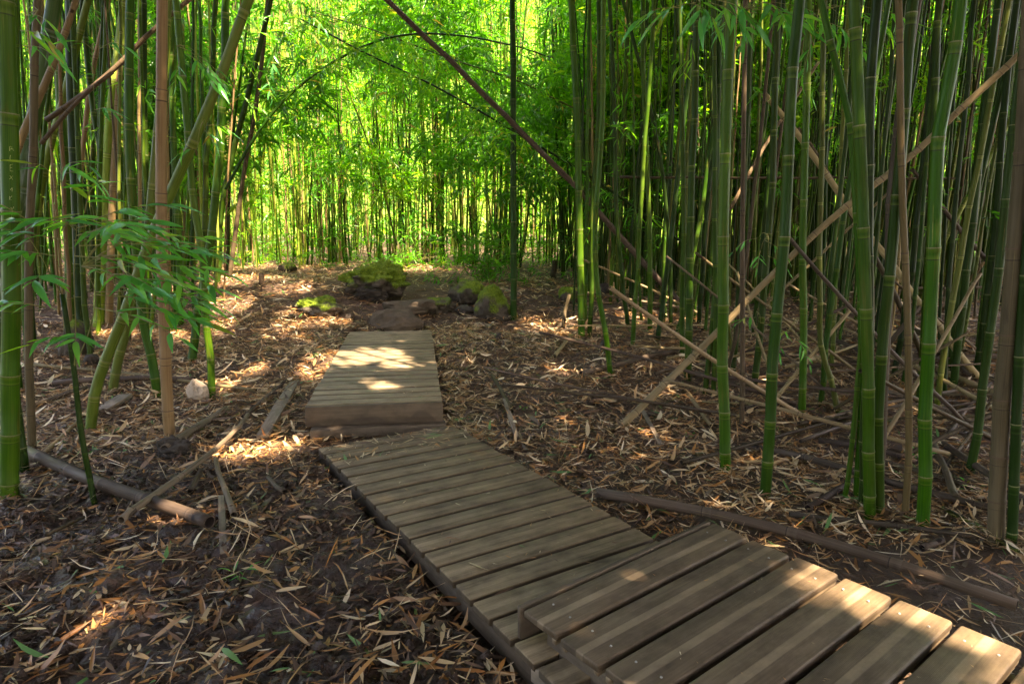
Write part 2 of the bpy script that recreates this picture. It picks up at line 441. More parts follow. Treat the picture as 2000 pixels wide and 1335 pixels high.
# ------------------------------------------------------------------ ground
def axis(lo, hi, dens):
    out = [lo]; 
    while out[-1] < hi: out.append(out[-1] + dens(out[-1]))
    return np.array(out)
gx = axis(-160, 160, lambda v: 0.032 if -3.2 < v < 2.6 else (0.065 if abs(v) < 6 else (0.16 if abs(v) < 14 else 0.16 + (abs(v) - 14) * 0.25)))
gy = axis(-40, 260, lambda v: 0.030 if 1.2 < v < 5.2 else (0.065 if 5.2 <= v < 11 else (0.15 if -2 < v < 20 else 0.15 + max(v - 20, -2 - v, 0) * 0.2)))
X, Y = np.meshgrid(gx, gy)
Z = gfun(X.ravel(), Y.ravel())
nx, ny = len(gx), len(gy)
idx = np.arange(nx * ny).reshape(ny, nx)
Fq = np.stack([idx[:-1, :-1], idx[:-1, 1:], idx[1:, 1:], idx[1:, :-1]], -1).reshape(-1, 4)
ground = mk('ground', np.stack([X.ravel(), Y.ravel(), Z], 1), Fq, M['ground'], {'mud': muddy(X.ravel(), Y.ravel())})
tag(ground, kind='structure')
print('ground quads', len(Fq))
# hillside closing the view beyond the grove
hx = np.linspace(-120, 120, 60); hv = np.linspace(0, 1, 14)
HX, HV = np.meshgrid(hx, hv)
HYY = 42 + HV * 40 + (vn2(HX * 0.05, HV * 2, 3) - 0.5) * 6
HZ = -1 + 52 * sstep(HV) * (0.7 + 0.5 * vn2(HX * 0.04, HV * 0 + 1, 8)) + (vn2(HX * 0.3, HV * 12, 4) - 0.5) * 1.2
hi_ = np.arange(HX.size).reshape(HX.shape)
hill = mk('hillside', np.stack([HX.ravel(), HYY.ravel(), HZ.ravel()], 1), np.stack([hi_[:-1, :-1], hi_[:-1, 1:], hi_[1:, 1:], hi_[1:, :-1]], -1).reshape(-1, 4), M['hill'])
tag(hill, kind='structure')

# ------------------------------------------------------------------ boardwalk
def rbox(lx, ly, lz, bev=0.004, nose=None):
    """bevelled board, X along, Y across, Z up, top at z=0; bullnose radius on both long top edges"""
    r = nose or bev
    k = 4
    prof = []
    for cy, cz, a0 in ((ly / 2 - r, -r, 0), (-ly / 2 + r, -r, 90), (-ly / 2 + bev, -lz + bev, 180), (ly / 2 - bev, -lz + bev, 270)):
        rr = r if a0 < 180 else bev
        for j in range(k):
            a = math.radians(a0 + 90 * j / (k - 1))
            prof.append((cy + rr * math.cos(a), cz + rr * math.sin(a)))
    prof = np.array(prof); n = len(prof)
    c = np.array([0, -lz / 2])
    V = []; 
    for x, s in ((-lx / 2, bev), (-lx / 2 + bev, 0), (0, 0), (lx / 2 - bev, 0), (lx / 2, bev)):
        p = c + (prof - c) * np.array([(ly / 2 - s) / (ly / 2), (lz / 2 - s) / (lz / 2)])
        V += [(x, a, b) for a, b in p]
    F = []
    for i in range(4):
        for j in range(n):
            a, b = i * n + j, i * n + (j + 1) % n
            F.append((a, a + n, b + n, b))
    caps = np.array([list(range(n)), list(range(5 * n - 1, 4 * n - 1, -1))])
    return np.array(V), [np.array(F), caps]

def board(name, lx, ly, lz, mat, parent, loc, rotz, nose=None, data=None, tilt=(0, 0)):
    if data is None:
        V, F = rbox(lx, ly, lz, 0.004, nose)
        o = mk(name, V, F, mat, smooth=False, parent=parent)
    else:
        o = bpy.data.objects.new(name, data); o.parent = parent; COL.objects.link(o)
    o.location = [float(a - b) for a, b in zip(loc, parent.location)]
    o.rotation_euler = (tilt[0], tilt[1], rotz)
    return o

def deck(root_loc, O, U, W, V, n0, n1, pitch, bw, th, Z, mat, label, nose):
    r = empty('boardwalk_section', root_loc)
    tag(r, label, 'boardwalk', 'sections of the boardwalk')
    a = math.atan2(U[1], U[0]); data = None
    for k in range(n0, n1):
        c = O + U * (W / 2 + random.uniform(-.004, .004)) + V * (pitch * (k + 0.5))
        p = board('plank', W, bw, th, mat, r, (c[0], c[1], Z + random.uniform(-0.0025, 0.0025)), a + random.uniform(-.002, .002) + (math.pi if V is UD_V else 0), nose, data,
                  (random.uniform(-.006, .006), random.uniform(-.002, .002)))
        data = p.data
    return r, a

# upper section: 22 planks, fascia in front, joists beneath
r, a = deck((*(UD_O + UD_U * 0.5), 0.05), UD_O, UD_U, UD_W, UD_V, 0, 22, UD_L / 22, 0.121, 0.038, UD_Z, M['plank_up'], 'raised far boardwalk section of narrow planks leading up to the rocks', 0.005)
c = UD_O + UD_U * UD_W / 2 + UD_V * (-0.019)
board('fascia_board', UD_W + 0.004, 0.034, 0.150, M['fascia'], r, (c[0], c[1], UD_Z - 0.003), a)
for off in (0.06, UD_W / 2, UD_W - 0.06):
    c = UD_O + UD_U * off + UD_V * (UD_L / 2 + 0.01)
    board('joist', UD_L - 0.06, 0.045, 0.14, M['beam'], r, (c[0], c[1], UD_Z - 0.045), a + math.pi / 2)
for off in (0.02, UD_W - 0.02):
    c = UD_O + UD_U * off + UD_V * (UD_L / 2 + 0.02)
    board('side_board', UD_L - 0.03, 0.028, 0.13, M['fascia'], r, (c[0], c[1], UD_Z - 0.044), a + math.pi / 2)
c = UD_O + UD_U * (UD_W / 2 + .03) + UD_V * (-0.06)
board('sill_beam', UD_W - 0.02, 0.09, 0.07, M['beam'], r, (c[0], c[1], 0.105), a + .03)

# lower section
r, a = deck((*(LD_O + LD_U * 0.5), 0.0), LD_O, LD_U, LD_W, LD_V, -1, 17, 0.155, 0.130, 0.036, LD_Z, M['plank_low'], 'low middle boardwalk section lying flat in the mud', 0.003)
for off in (0.05, LD_W / 2, LD_W - 0.05):
    c = LD_O + LD_U * off + LD_V * (LD_L / 2 - 0.1)
    board('joist', LD_L + 0.3, 0.045, 0.10, M['beam'], r, (c[0], c[1], LD_Z - 0.042), a - math.pi / 2)

# near section: wide planks with hollow undersides, riser at its far edge
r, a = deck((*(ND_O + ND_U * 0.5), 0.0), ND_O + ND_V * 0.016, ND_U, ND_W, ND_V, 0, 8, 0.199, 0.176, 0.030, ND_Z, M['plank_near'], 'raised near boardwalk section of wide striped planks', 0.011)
V_, F_ = rbox(ND_W, 0.020, 0.032, 0.004)
lip = None
for k in range(8):
    for sgn in (-1, 1):
        if k == 0 and sgn < 0: continue
        c = ND_O + ND_V * (0.016 + 0.199 * (k + 0.5) + sgn * 0.074) + ND_U * ND_W / 2
        o = board('plank_lip', ND_W, 0.020, 0.022, M['plank_near'], r, (c[0], c[1], ND_Z - 0.026), a, None, lip)
        lip = o.data
c = ND_O + ND_U * ND_W / 2 + ND_V * 0.004
board('riser_board', ND_W, 0.022, 0.128, M['fascia'], r, (c[0], c[1], ND_Z + 0.002), a)
for off in (0.10, ND_W / 2, ND_W - 0.10):
    c = ND_O + ND_U * off + ND_V * (ND_L / 2 + 0.06)
    board('joist', ND_L - 0.02, 0.05, 0.13, M['beam'], r, (c[0], c[1], ND_Z - 0.052), a - math.pi / 2)
c = ND_O + ND_U * 0.03 + ND_V * (0.85)
board('side_board', 1.5, 0.04, 0.06, M['board'], r, (c[0], c[1], 0.075), a - math.pi / 2 + .05)
screw = None
bm = bmesh.new(); bmesh.ops.create_cone(bm, cap_ends=True, segments=8, radius1=0.0045, radius2=0.0035, depth=0.003)
sm = bpy.data.meshes.new('screw'); bm.to_mesh(sm); bm.free(); sm.materials.append(M['screw'])
for k in range(8):
    for off in (0.10, ND_W - 0.10):
        for sgn in (-.045, .05):
            c = ND_O + ND_V * (0.016 + 0.199 * (k + 0.5) + sgn) + ND_U * (off + random.uniform(-.006, .006))
            s = bpy.data.objects.new('screw', sm); s.parent = r; COL.objects.link(s)
            s.location = (c[0] - r.location[0], c[1] - r.location[1], ND_Z + 0.0035 - r.location[2])

# ------------------------------------------------------------------ culms
def catmull(P, n=10):
    P = np.asarray(P, float)
    if len(P) == 2:
        t = np.linspace(0, 1, 12)[:, None]; return P[0] * (1 - t) + P[1] * t
    D = np.maximum(np.linalg.norm(np.diff(P, axis=0), axis=1), 1e-6)
    G = np.diff(P, axis=0) / D[:, None]
    T = np.vstack([G[0], (G[:-1] * D[1:, None] + G[1:] * D[:-1, None]) / (D[:-1] + D[1:])[:, None], G[-1]])
    out = []
    for i in range(len(P) - 1):
        t = np.linspace(0, 1, n, endpoint=False)[:, None]; h = D[i]
        out.append((2 * t ** 3 - 3 * t ** 2 + 1) * P[i] + (t ** 3 - 2 * t ** 2 + t) * h * T[i] + (-2 * t ** 3 + 3 * t ** 2) * P[i + 1] + (t ** 3 - t ** 2) * h * T[i + 1])
    return np.vstack(out + [P[-1:]])

def culm_geo(P, r0, r1, sides=12, inter=0.30, detail=2, kink=0.006, hollow=False, rnd=0.5, s0=None, first_short=True):
    """tube along polyline P with swollen nodes; returns V, faces, attrs, node list"""
    C = catmull(P)
    seg = np.linalg.norm(np.diff(C, axis=0), axis=1); S = np.concatenate([[0], np.cumsum(seg)]); Lt = S[-1]
    nodes = []; s = (s0 if s0 is not None else random.uniform(0.05, inter * 0.8)); k = 0
    while s < Lt - 0.03:
        nodes.append(s)
        g = inter * random.uniform(0.9, 1.1)
        if first_short and k < 4: g *= 0.55 + 0.12 * k
        s += g; k += 1
    st = [(0.0, 1.0, 1.0)]                          # (s, radius factor, dist to node)
    for i, nd in enumerate(nodes):
        if detail >= 2: st += [(nd - 0.030, 1.0, -0.030), (nd - 0.010, 1.02, -0.010), (nd - 0.003, 1.085, -0.003), (nd + 0.001, 1.04, 0.001), (nd + 0.005, 1.075, 0.005), (nd + 0.014, 0.985, 0.014)]
        elif detail == 1: st += [(nd - 0.014, 1.0, -0.020), (nd, 1.10, 0.0), (nd + 0.012, 0.99, 0.015)]
        elif detail == 0: st += [(nd - 0.03, 1.0, -0.3), (nd, 1.10, 0.0)]
        nxt = nodes[i + 1] if i + 1 < len(nodes) else Lt
        if detail >= 1 and nxt - nd > 0.1: st.append(((nd + nxt) / 2, 1.0, 0.2))
    if detail < 0: st += [(Lt * q, 1.0, 0.2) for q in (.05, .12, .25, .4, .55, .75)]
    st.append((Lt, 1.0, 0.2))
    st = [q for q in st if 0 <= q[0] <= Lt]
    st.sort()
    ss = np.array([q[0] for q in st]); rf = np.array([q[1] for q in st]); dn = np.array([q[2] for q in st])
    pos = np.stack([np.interp(ss, S, C[:, i]) for i in range(3)], 1)
    if kink and nodes:
        kn = np.array([0] + nodes + [Lt]); ko = rng.normal(0, kink, (len(kn), 3)); ko[0] = 0
        pos += np.stack([np.interp(ss, kn, ko[:, i]) for i in range(3)], 1)
    TC = np.gradient(C, axis=0); TC /= np.linalg.norm(TC, axis=1)[:, None]
    T = np.stack([np.interp(ss, S, TC[:, i]) for i in range(3)], 1); T /= np.linalg.norm(T, axis=1)[:, None]
    ref = np.array([0, 1.0, 0]) if abs(T[len(T) // 2][1]) < 0.8 else np.array([0, 0, -1.0])
    A = ref - T * (T @ ref)[:, None]; A /= np.linalg.norm(A, axis=1)[:, None]
    B = np.cross(T, A)
    R = (r0 + (r1 - r0) * ss / Lt) * rf
    th = np.linspace(0, 2 * np.pi, sides, endpoint=False)
    V = pos[:, None, :] + R[:, None, None] * (np.cos(th)[None, :, None] * A[:, None, :] + np.sin(th)[None, :, None] * B[:, None, :])
    m = len(ss)
    bc = np.zeros((m, sides, 3)); bc[:, :, 0] = np.abs(th / np.pi - 1)[None, :]; bc[:, :, 1] = ss[:, None]; bc[:, :, 2] = dn[:, None]
    V = V.reshape(-1, 3); bc = bc.reshape(-1, 3)
    id_ = np.arange(m * sides).reshape(m, sides)
    F = np.stack([id_[:-1], np.roll(id_, -1, 1)[:-1], np.roll(id_, -1, 1)[1:], id_[1:]], -1).reshape(-1, 4)
    Fs = [F]
    if hollow:
        for e, sg in ((0, 1), (m - 1, -1)):
            c = pos[e]; t = T[e] * sg
            rim = c + (V[id_[e]] - c) * 0.80
            inn = rim + t * min(0.12, Lt * 0.3)
            b0 = len(V); V = np.vstack([V, rim, inn]); bc = np.vstack([bc, np.tile([0.5, 0, 0.0], (2 * sides, 1))])
            a_, r_, i_ = id_[e], b0 + np.arange(sides), b0 + sides + np.arange(sides)
            f1 = np.stack([a_, r_, np.roll(r_, -1), np.roll(a_, -1)], -1); f2 = np.stack([r_, i_, np.roll(i_, -1), np.roll(r_, -1)], -1)
            if e: f1 = f1[:, ::-1]; f2 = f2[:, ::-1]
            Fs[0] = np.vstack([Fs[0], f1, f2]); Fs.append(i_[None, :])
    else:
        Fs.append(id_[-1][None, :])
    nl = []
    for nd in nodes:
        i = int(np.argmin(np.abs(ss - nd)))
        nl.append((pos[i].copy(), T[i].copy(), float(np.interp(nd, [0, Lt], [r0, r1]))))
    return V, Fs, {'bc': bc, 'rnd': np.full(len(V), rnd)}, nl

def node_mesh():
    prof = [(0.97, -0.0030), (1.075, -0.0022), (1.095, 0.0), (1.06, 0.0018), (0.97, 0.0026)]
    n = 20; V = []
    for r, z in prof:
        V += [(r * math.cos(2 * math.pi * j / n), r * math.sin(2 * math.pi * j / n), z) for j in range(n)]
    F = [(i * n + j, i * n + (j + 1) % n, (i + 1) * n + (j + 1) % n, (i + 1) * n + j) for i in range(4) for j in range(n)]
    return np.array(V), np.array(F)
NM = {}
for k, mt in (('live', 'node'), ('dead', 'node_dead')):
    V, F = node_mesh()
    o = mk('node', V, F, M[mt], link=False); NM[k] = o.data; bpy.data.objects.remove(o)

def add_nodes(root, nl, dead):
    for p, T, r in nl:
        x, y = proj(p)
        if not (-20 < x < 2020 and -10 < y < 1340): continue
        o = bpy.data.objects.new('node', NM['dead' if dead else 'live'])
        q = Vector(T).to_track_quat('Z', 'Y')
        o.matrix_local = Matrix.Translation(Vector(p) - root.location) @ q.to_matrix().to_4x4() @ Matrix.Diagonal((r, r, 1.6, 1))
        o.parent = root; COL.objects.link(o)

DEAD = {'tan', 'brown', 'grey', 'wet', 'straw'}
culm_tops = []
feet = []
def culm(label, mat, wpx, pix, depth_slope=0.0, inter=0.44, group='traced bamboo culms', zmax=9.0, s0=None, name='bamboo_culm', top_r=0.55):
    """pix: image points from the base upwards; the base stands on the ground, the rest in its depth plane"""
    base = on_ground(*pix[0])
    P = [base - np.array([0, 0, 0.06])]
    for (px, py) in pix[1:]:
        yy = base[1] + depth_slope * (base[2] - at_y(px, py, base[1])[2]) * -1
        P.append(at_y(px, py, yy))
    d = P[-1] - P[-2]; d = d / np.linalg.norm(d)
    if P[-1][2] < zmax:
        d2 = d * 0.75 + np.array([0, 0, 0.25]); d2 /= np.linalg.norm(d2)
        h = (zmax - P[-1][2]) / max(0.3, d2[2])
        P.append(P[-1] + d * h * 0.5); P.append(P[-1] + d2 * h * 0.5)
    dist = math.hypot(base[1], CH - base[2]) if False else base[1] * math.cos(PITCH) + (CH - base[2]) * math.sin(PITCH)
    r = wpx * dist / FPX / 2
    big = wpx >= 12
    V, F, at, nl = culm_geo(P, r, r * top_r, 16 if big else 9, inter, 2 if big else 1, 0.004, rnd=random.random(), s0=s0)
    if big:
        root = empty(name, base); tag(root, label, 'bamboo', group)
        mk('stem', V, F, M[mat], at, parent=root, loc=base)
        add_nodes(root, nl, mat in DEAD)
    else:
        root = mk(name, V, F, M[mat], at, loc=base); tag(root, label, 'bamboo', group)
    culm_tops.append(P[-1]); feet.append(base[:2])
    return root, P, r

GL = 'bamboo standing along the path edge'
L1, L1P, L1r = culm('thick green bamboo with letters carved in it at the left edge', 'green', 32, [(16, 978), (20, 800), (22, 600), (20, 434), (16, 200), (11, 0)], group=GL, inter=0.51)
culm('short dark green bamboo leaning left behind the carved culm', 'dark', 20, [(48, 928), (38, 860), (24, 740), (10, 500), (-12, 200)], group=GL)
culm('slim dead brown bamboo just right of the carved culm', 'brown', 15, [(60, 884), (58, 760), (57, 560), (64, 300), (72, 0)], group=GL, inter=0.55)
culm('thick dark bamboo with grey waxy patch leaning right above the carved culm', 'waxy', 28, [(-4, 760), (12, 600), (30, 440), (52, 315), (80, 150), (107, 0)], group=GL, inter=0.44)
culm('upright dark green bamboo with pale edge, next right of the leaning waxy one', 'dark', 21, [(160, 668), (156, 560), (150, 400), (143, 250), (139, 120), (139, 0)], group=GL, inter=0.44)
culm('mid green bamboo standing behind the leafy sapling', 'green', 16, [(140, 640), (136, 520), (130, 400), (118, 200), (108, 0)], group=GL)
culm('slanted olive bamboo crossing behind the waxy bamboo', 'olive', 15, [(40, 640), (62, 500), (88, 333), (130, 170), (172, 0)], group=GL)
culm('slim leaning tan cane between the dark and the sunlit bamboo', 'tan', 10, [(140, 610), (152, 440), (165, 262), (185, 120), (212, 0)], group=GL, inter=0.49)
culm('sunlit pale yellow-green bamboo in the left stand', 'lime_sunlit', 20, [(190, 640), (200, 460), (204, 400), (215, 250), (231, 100), (245, 0)], group=GL)
culm('tan dead bamboo touching the sunlit pale culm', 'tan', 14, [(212, 640), (216, 520), (219, 420), (232, 150), (238, 0)], group=GL, inter=0.49)
culm('green bamboo with a curved foot behind the tan dead pole', 'green', 17, [(311, 776), (300, 720), (284, 650), (262, 440), (250, 250), (251, 100), (254, 0)], group=GL)
culm('bold tan dead bamboo rising straight from the mud clod', 'tan', 21, [(332, 862), (328, 800), (320, 600), (317, 434), (315, 200), (318, 0)], group=GL, inter=0.76, s0=0.3)
culm('long olive bamboo leaning far right across the left stand', 'olive', 20, [(170, 846), (200, 715), (245, 610), (294, 470), (381, 270), (455, 88), (490, 0)], group=GL, inter=0.49)
culm('second leaning olive bamboo low behind the long leaning one', 'olive', 17, [(215, 770), (232, 700), (262, 600), (285, 480), (300, 350), (330, 0)], group=GL)
culm('bright green bamboo with dappled light, nearest the path on the left', 'green', 14, [(414, 782), (410, 700), (402, 610), (395, 505), (383, 434), (364, 230), (344, 0)], group=GL)
culm('bamboo with brown root foot leaning beside the dappled one', 'green', 16, [(376, 708), (383, 630), (402, 530), (416, 434), (434, 210), (442, 0)], group=GL)
culm('dark slender bamboo leaning to the right above the mound', 'dark', 11, [(423, 556), (428, 500), (430, 430), (451, 315), (483, 192), (529, 0)], group=GL)
culm('thin brown cane leaning right beside the dark slender bamboo', 'brown', 9, [(447, 545), (462, 440), (480, 315), (500, 210), (522, 0)], group=GL)
culm('thin yellow sunlit cane leaning right at the clearing edge', 'lime_sunlit', 8, [(468, 505), (483, 455), (525, 245), (553, 98), (585, 0)], group=GL)
culm('thin straight green bamboo left of the mound top', 'green', 11, [(404, 600), (400, 455), (402, 350), (413, 175), (421, 0)], group=GL)
culm('green bamboo standing behind the tan dead pole, just right of it', 'green', 13, [(352, 640), (348, 480), (340, 300), (333, 0)], group=GL)
culm('pair-mate green bamboo at the left rear, right of the slanted olive one', 'green', 12, [(240, 620), (236, 480), (180, 200), (160, 0)], group=GL)
culm('greyish green bamboo left of the tan dead pole', 'dark', 13, [(290, 640), (285, 480), (282, 250), (280, 0)], group=GL)
# middle and right
culm('solitary dark green bamboo standing by the round mossy boulder', 'dark', 12.5, [(1003, 625), (1003, 500), (1003, 300), (1002, 120), (1001, 0)], group=GL, inter=0.51)
culm('green bamboo first right of the solitary culm', 'green', 14, [(1136, 660), (1135, 560), (1132, 434), (1128, 245), (1116, 0)], group=GL, inter=0.51)
culm('slim green bamboo in the pair right of the first green one', 'green', 10, [(1150, 660), (1156, 574), (1157, 434), (1169, 210), (1169, 0)], group=GL, inter=0.51)
culm('slim green bamboo with a bent foot reaching towards the path', 'green', 11, [(1195, 740), (1181, 644), (1169, 574), (1163, 434), (1174, 300), (1179, 0)], group=GL, inter=0.51)
culm('thin green bamboo behind the bent-foot pair', 'dark', 9, [(1228, 640), (1215, 540), (1205, 420), (1200, 200), (1190, 0)], group=GL)
culm('straight green bamboo above the moss-topped small rock', 'green', 10, [(1270, 650), (1268, 434), (1261, 280), (1254, 0)], group=GL, inter=0.49)
culm('slim dark bamboo tilting left at the top over the thicket', 'dark', 8, [(1312, 640), (1305, 450), (1290, 315), (1258, 157), (1216, 0)], group=GL)
culm('narrow green bamboo left in the close pair right of the clearing', 'green', 10, [(1332, 700), (1335, 467), (1333, 245), (1328, 0)], group=GL)
culm('lighter green bamboo right in the close pair right of the clearing', 'green', 14, [(1343, 744), (1349, 455), (1356, 228), (1362, 0)], group=GL)
culm('thick bright green bamboo with tan scuffs behind the long fallen pole', 'green', 21, [(1417, 928), (1415, 780), (1413, 680), (1412, 466), (1419, 175), (1427, 0)], group=GL, inter=0.49, s0=0.22)
culm('thick pale-edged green bamboo leaning slightly right, nearest in the right stand', 'green', 21, [(1494, 975), (1499, 900), (1513, 644), (1530, 460), (1545, 210), (1562, 0)], group=GL, inter=0.44)
culm('straight green bamboo with a frilled root foot', 'green', 14, [(1567, 818), (1568, 640), (1570, 466), (1575, 210), (1578, 0)], group=GL, inter=0.46)
culm('slender bamboo in the front clump bowing to upper left', 'green', 13, [(1672, 985), (1683, 800), (1680, 560), (1671, 370), (1657, 238), (1632, 122), (1604, 0)], group=GL)
culm('thickest bamboo in the front clump, with pale vertical scratches', 'green', 22, [(1700, 1016), (1697, 900), (1692, 661), (1688, 466), (1678, 210), (1667, 0)], group=GL, inter=0.49)
culm('bamboo in the front clump right behind the scratched one', 'dark', 19, [(1686, 1000), (1692, 800), (1697, 600), (1695, 466), (1700, 168), (1713, 0)], group=GL)
culm('bright bamboo of the front clump that leans right', 'green', 20, [(1719, 1010), (1716, 820), (1723, 661), (1744, 466), (1762, 287), (1778, 60), (1784, 0)], group=GL, inter=0.44)
culm('thin shoot at the left foot of the front clump', 'green', 10, [(1645, 985), (1665, 860), (1678, 700), (1684, 560), (1700, 200), (1735, 0)], group=GL)
culm('near-black dead bamboo crossing behind the front clump', 'wet', 18, [(1718, 950), (1722, 800), (1732, 560), (1745, 350), (1762, 175), (1790, 0)], group=GL)
culm('thick green bamboo right of the front clump, smooth and leaning right', 'green', 24, [(1804, 1032), (1807, 900), (1814, 644), (1824, 466), (1839, 245), (1863, 122), (1876, 0)], group=GL, inter=0.49)
culm('slimmer green bamboo behind the smooth leaning one', 'green', 14, [(1796, 800), (1808, 600), (1818, 466), (1825, 175), (1836, 0)], group=GL)
culm('slim tan dead cane standing right of the front clump', 'tan', 13, [(1768, 1018), (1776, 860), (1772, 609), (1764, 434), (1757, 140), (1755, 0)], group=GL, inter=0.55)
culm('massive mottled brown bamboo at the right edge', 'brown', 30, [(1947, 1065), (1952, 900), (1970, 644), (1986, 434), (2004, 200), (2015, 0)], group=GL, inter=0.44)
culm('dark green bamboo leaning left of the massive brown one', 'dark', 16, [(1894, 925), (1902, 880), (1930, 679), (1961, 434), (1985, 200), (2010, 0)], group=GL)
culm('green bamboo right of the massive brown one at the frame edge', 'dark', 18, [(1974, 1078), (1986, 868), (1996, 660), (2010, 400)], group=GL)
culm('slim brown dead cane between the two thick green bamboos', 'brown', 9.5, [(1450, 836), (1450, 640), (1450, 434), (1453, 200), (1456, 0)], group=GL, inter=0.55)
culm('slim green bamboo leaning just behind the tan-scuffed one', 'green', 11, [(1376, 770), (1394, 609), (1398, 434), (1402, 200), (1408, 0)], group=GL)
culm('slim green bamboo second behind the tan-scuffed one', 'green', 10, [(1394, 772), (1398, 650), (1396, 434), (1395, 200), (1392, 0)], group=GL)
culm('green bamboo bending at its foot left of the pale-edged one', 'green', 13, [(1473, 756), (1487, 620), (1503, 434), (1512, 200), (1520, 0)], group=GL)
culm('crooked olive shoot curving up behind the frilled-foot bamboo', 'olive', 11, [(1642, 810), (1622, 745), (1606, 690), (1600, 560), (1604, 300), (1610, 0)], group=GL)
culm('dark bamboo in the right rear, third from the frame edge', 'dark', 14, [(1862, 760), (1880, 600), (1900, 434), (1925, 200), (1950, 0)], group=GL)
culm('dark bamboo in the right rear, second from the frame edge', 'dark', 13, [(1905, 740), (1925, 600), (1945, 434), (1962, 200), (1985, 0)], group=GL)

# random stands either side: individuals in shared groups
def ok_place(x, y, z):
    px, py = proj((x, y, z))
    if px < -120 or px > 2120: return False
    if y < 13.2:
        lim_l = 455 if y > 9 else 400 - (9 - y) * 60
        lim_r = 1080 + max(0, (9.5 - y)) * 55
        return px < lim_l or px > lim_r
    return True

def rand_culm_path(x, y, h, lean, side):
    b = np.array([x, y, float(gbase(x, y)) - 0.05])
    lx, ly = rng.normal(0.0, lean), rng.normal(0, lean * 0.6)
    lx += 0.10 if side < 0 else 0.015
    cur = rng.normal(0, 0.02) + (0.02 if side < 0 else 0)
    t = np.array([0, 0.08, 0.3, 0.6, 1.0]) * h
    foot = rng.normal(0, 0.05)
    return np.array([b + np.array([lx * s + cur * s * s / h * 1.5 + foot * (1 - math.exp(-s / 0.5)), ly * s, s]) for s in t])

placed = [c for c in culm_tops]
stand_list = []
def stand(n, xr, yr, side, what):
    k = 0; pts = []; tries = 0
    while k < n and tries < 20000:
        tries += 1
        x, y = rng.uniform(*xr), rng.uniform(*yr)
        z = float(gbase(x, y))
        if not ok_place(x, y, z): continue
        if any((x - q[0]) ** 2 + (y - q[1]) ** 2 < 0.16 ** 2 for q in pts): continue
        pts.append((x, y)); k += 1
        u = rng.random()
        m = 'green' if u < 0.42 else 'dark' if u < 0.66 else 'olive' if u < 0.76 else 'brown' if u < 0.88 else 'tan'
        if side < 0 and 0.42 < u < 0.52: m = 'olive'
        if side < 0 and 0.80 < u < 0.93: m = 'green'
        r = rng.uniform(0.014, 0.031) if m not in ('tan', 'brown') else rng.uniform(0.013, 0.024)
        P = rand_culm_path(x, y, rng.uniform(7.0, 9.5), 0.045, side)
        V, F, at, nl = culm_geo(P, r, r * 0.5, 7, rng.uniform(0.34, 0.5), 1, 0.005, rnd=random.random())
        o = mk('bamboo_culm', V, F, M[m], at, loc=P[0])
        cn = {'green': 'slim green', 'dark': 'slim dark green', 'olive': 'slim yellowish', 'brown': 'slim dead brown', 'tan': 'slim dead tan'}[m]
        row = float(np.interp(at_y(1000, 434, y)[2], P[:, 2], P[:, 0])) / y * FPX + CX
        stand_list.append((row, cn, o)); tag(o, None, 'bamboo', f'culms of the {what}')
        culm_tops.append(P[-1]); feet.append(P[0][:2])
stand(95, (-9.5, -1.8), (5.6, 13.0), -1, 'stand behind the leafy sapling')
stand(150, (0.5, 11.0), (5.2, 13.2), 1, 'stand right of the boulders')

MARKS = [(-200, 'frame edge'), (20, 'carved bamboo'), (203, 'sunlit pale culm'), (317, 'bold tan pole'), (383, 'dappled bamboo'), (480, 'clearing'), (1003, 'solitary bamboo'), (1132, 'first green bamboo'), (1265, 'straight bamboo'), (1347, 'close pair'), (1412, 'tan-scuffed bamboo'),
         (1531, 'pale-edged bamboo'), (1690, 'front clump'), (1822, 'smooth leaning bamboo'), (1986, 'massive brown bamboo'), (2600, 'frame edge')]
ORD = ['first', 'second', 'third', 'fourth', 'fifth', 'sixth', 'seventh', 'eighth', 'ninth', 'tenth', 'eleventh', 'twelfth', 'thirteenth', 'fourteenth', 'fifteenth', 'sixteenth', 'seventeenth', 'eighteenth', 'nineteenth', 'twentieth', 'twenty-first', 'twenty-second', 'twenty-third', 'twenty-fourth', 'twenty-fifth', 'twenty-sixth', 'twenty-seventh', 'twenty-eighth']
cells = {}
for row, cn, o in sorted(stand_list, key=lambda q: q[0]):
    i = max(k for k in range(len(MARKS)) if MARKS[k][0] <= max(row, -199))
    j = cells.setdefault((i, cn), []); j.append(o)
for (i, cn), os_ in cells.items():
    for k, o in enumerate(os_):
        which = ORD[min(k, 27)] if len(os_) > 1 else 'only'
        o['label'] = f'{which} {cn} bamboo from the left between {MARKS[i][1]} and {MARKS[i + 1][1]}' if len(os_) > 1 else f'only {cn} bamboo between {MARKS[i][1]} and {MARKS[i + 1][1]}'

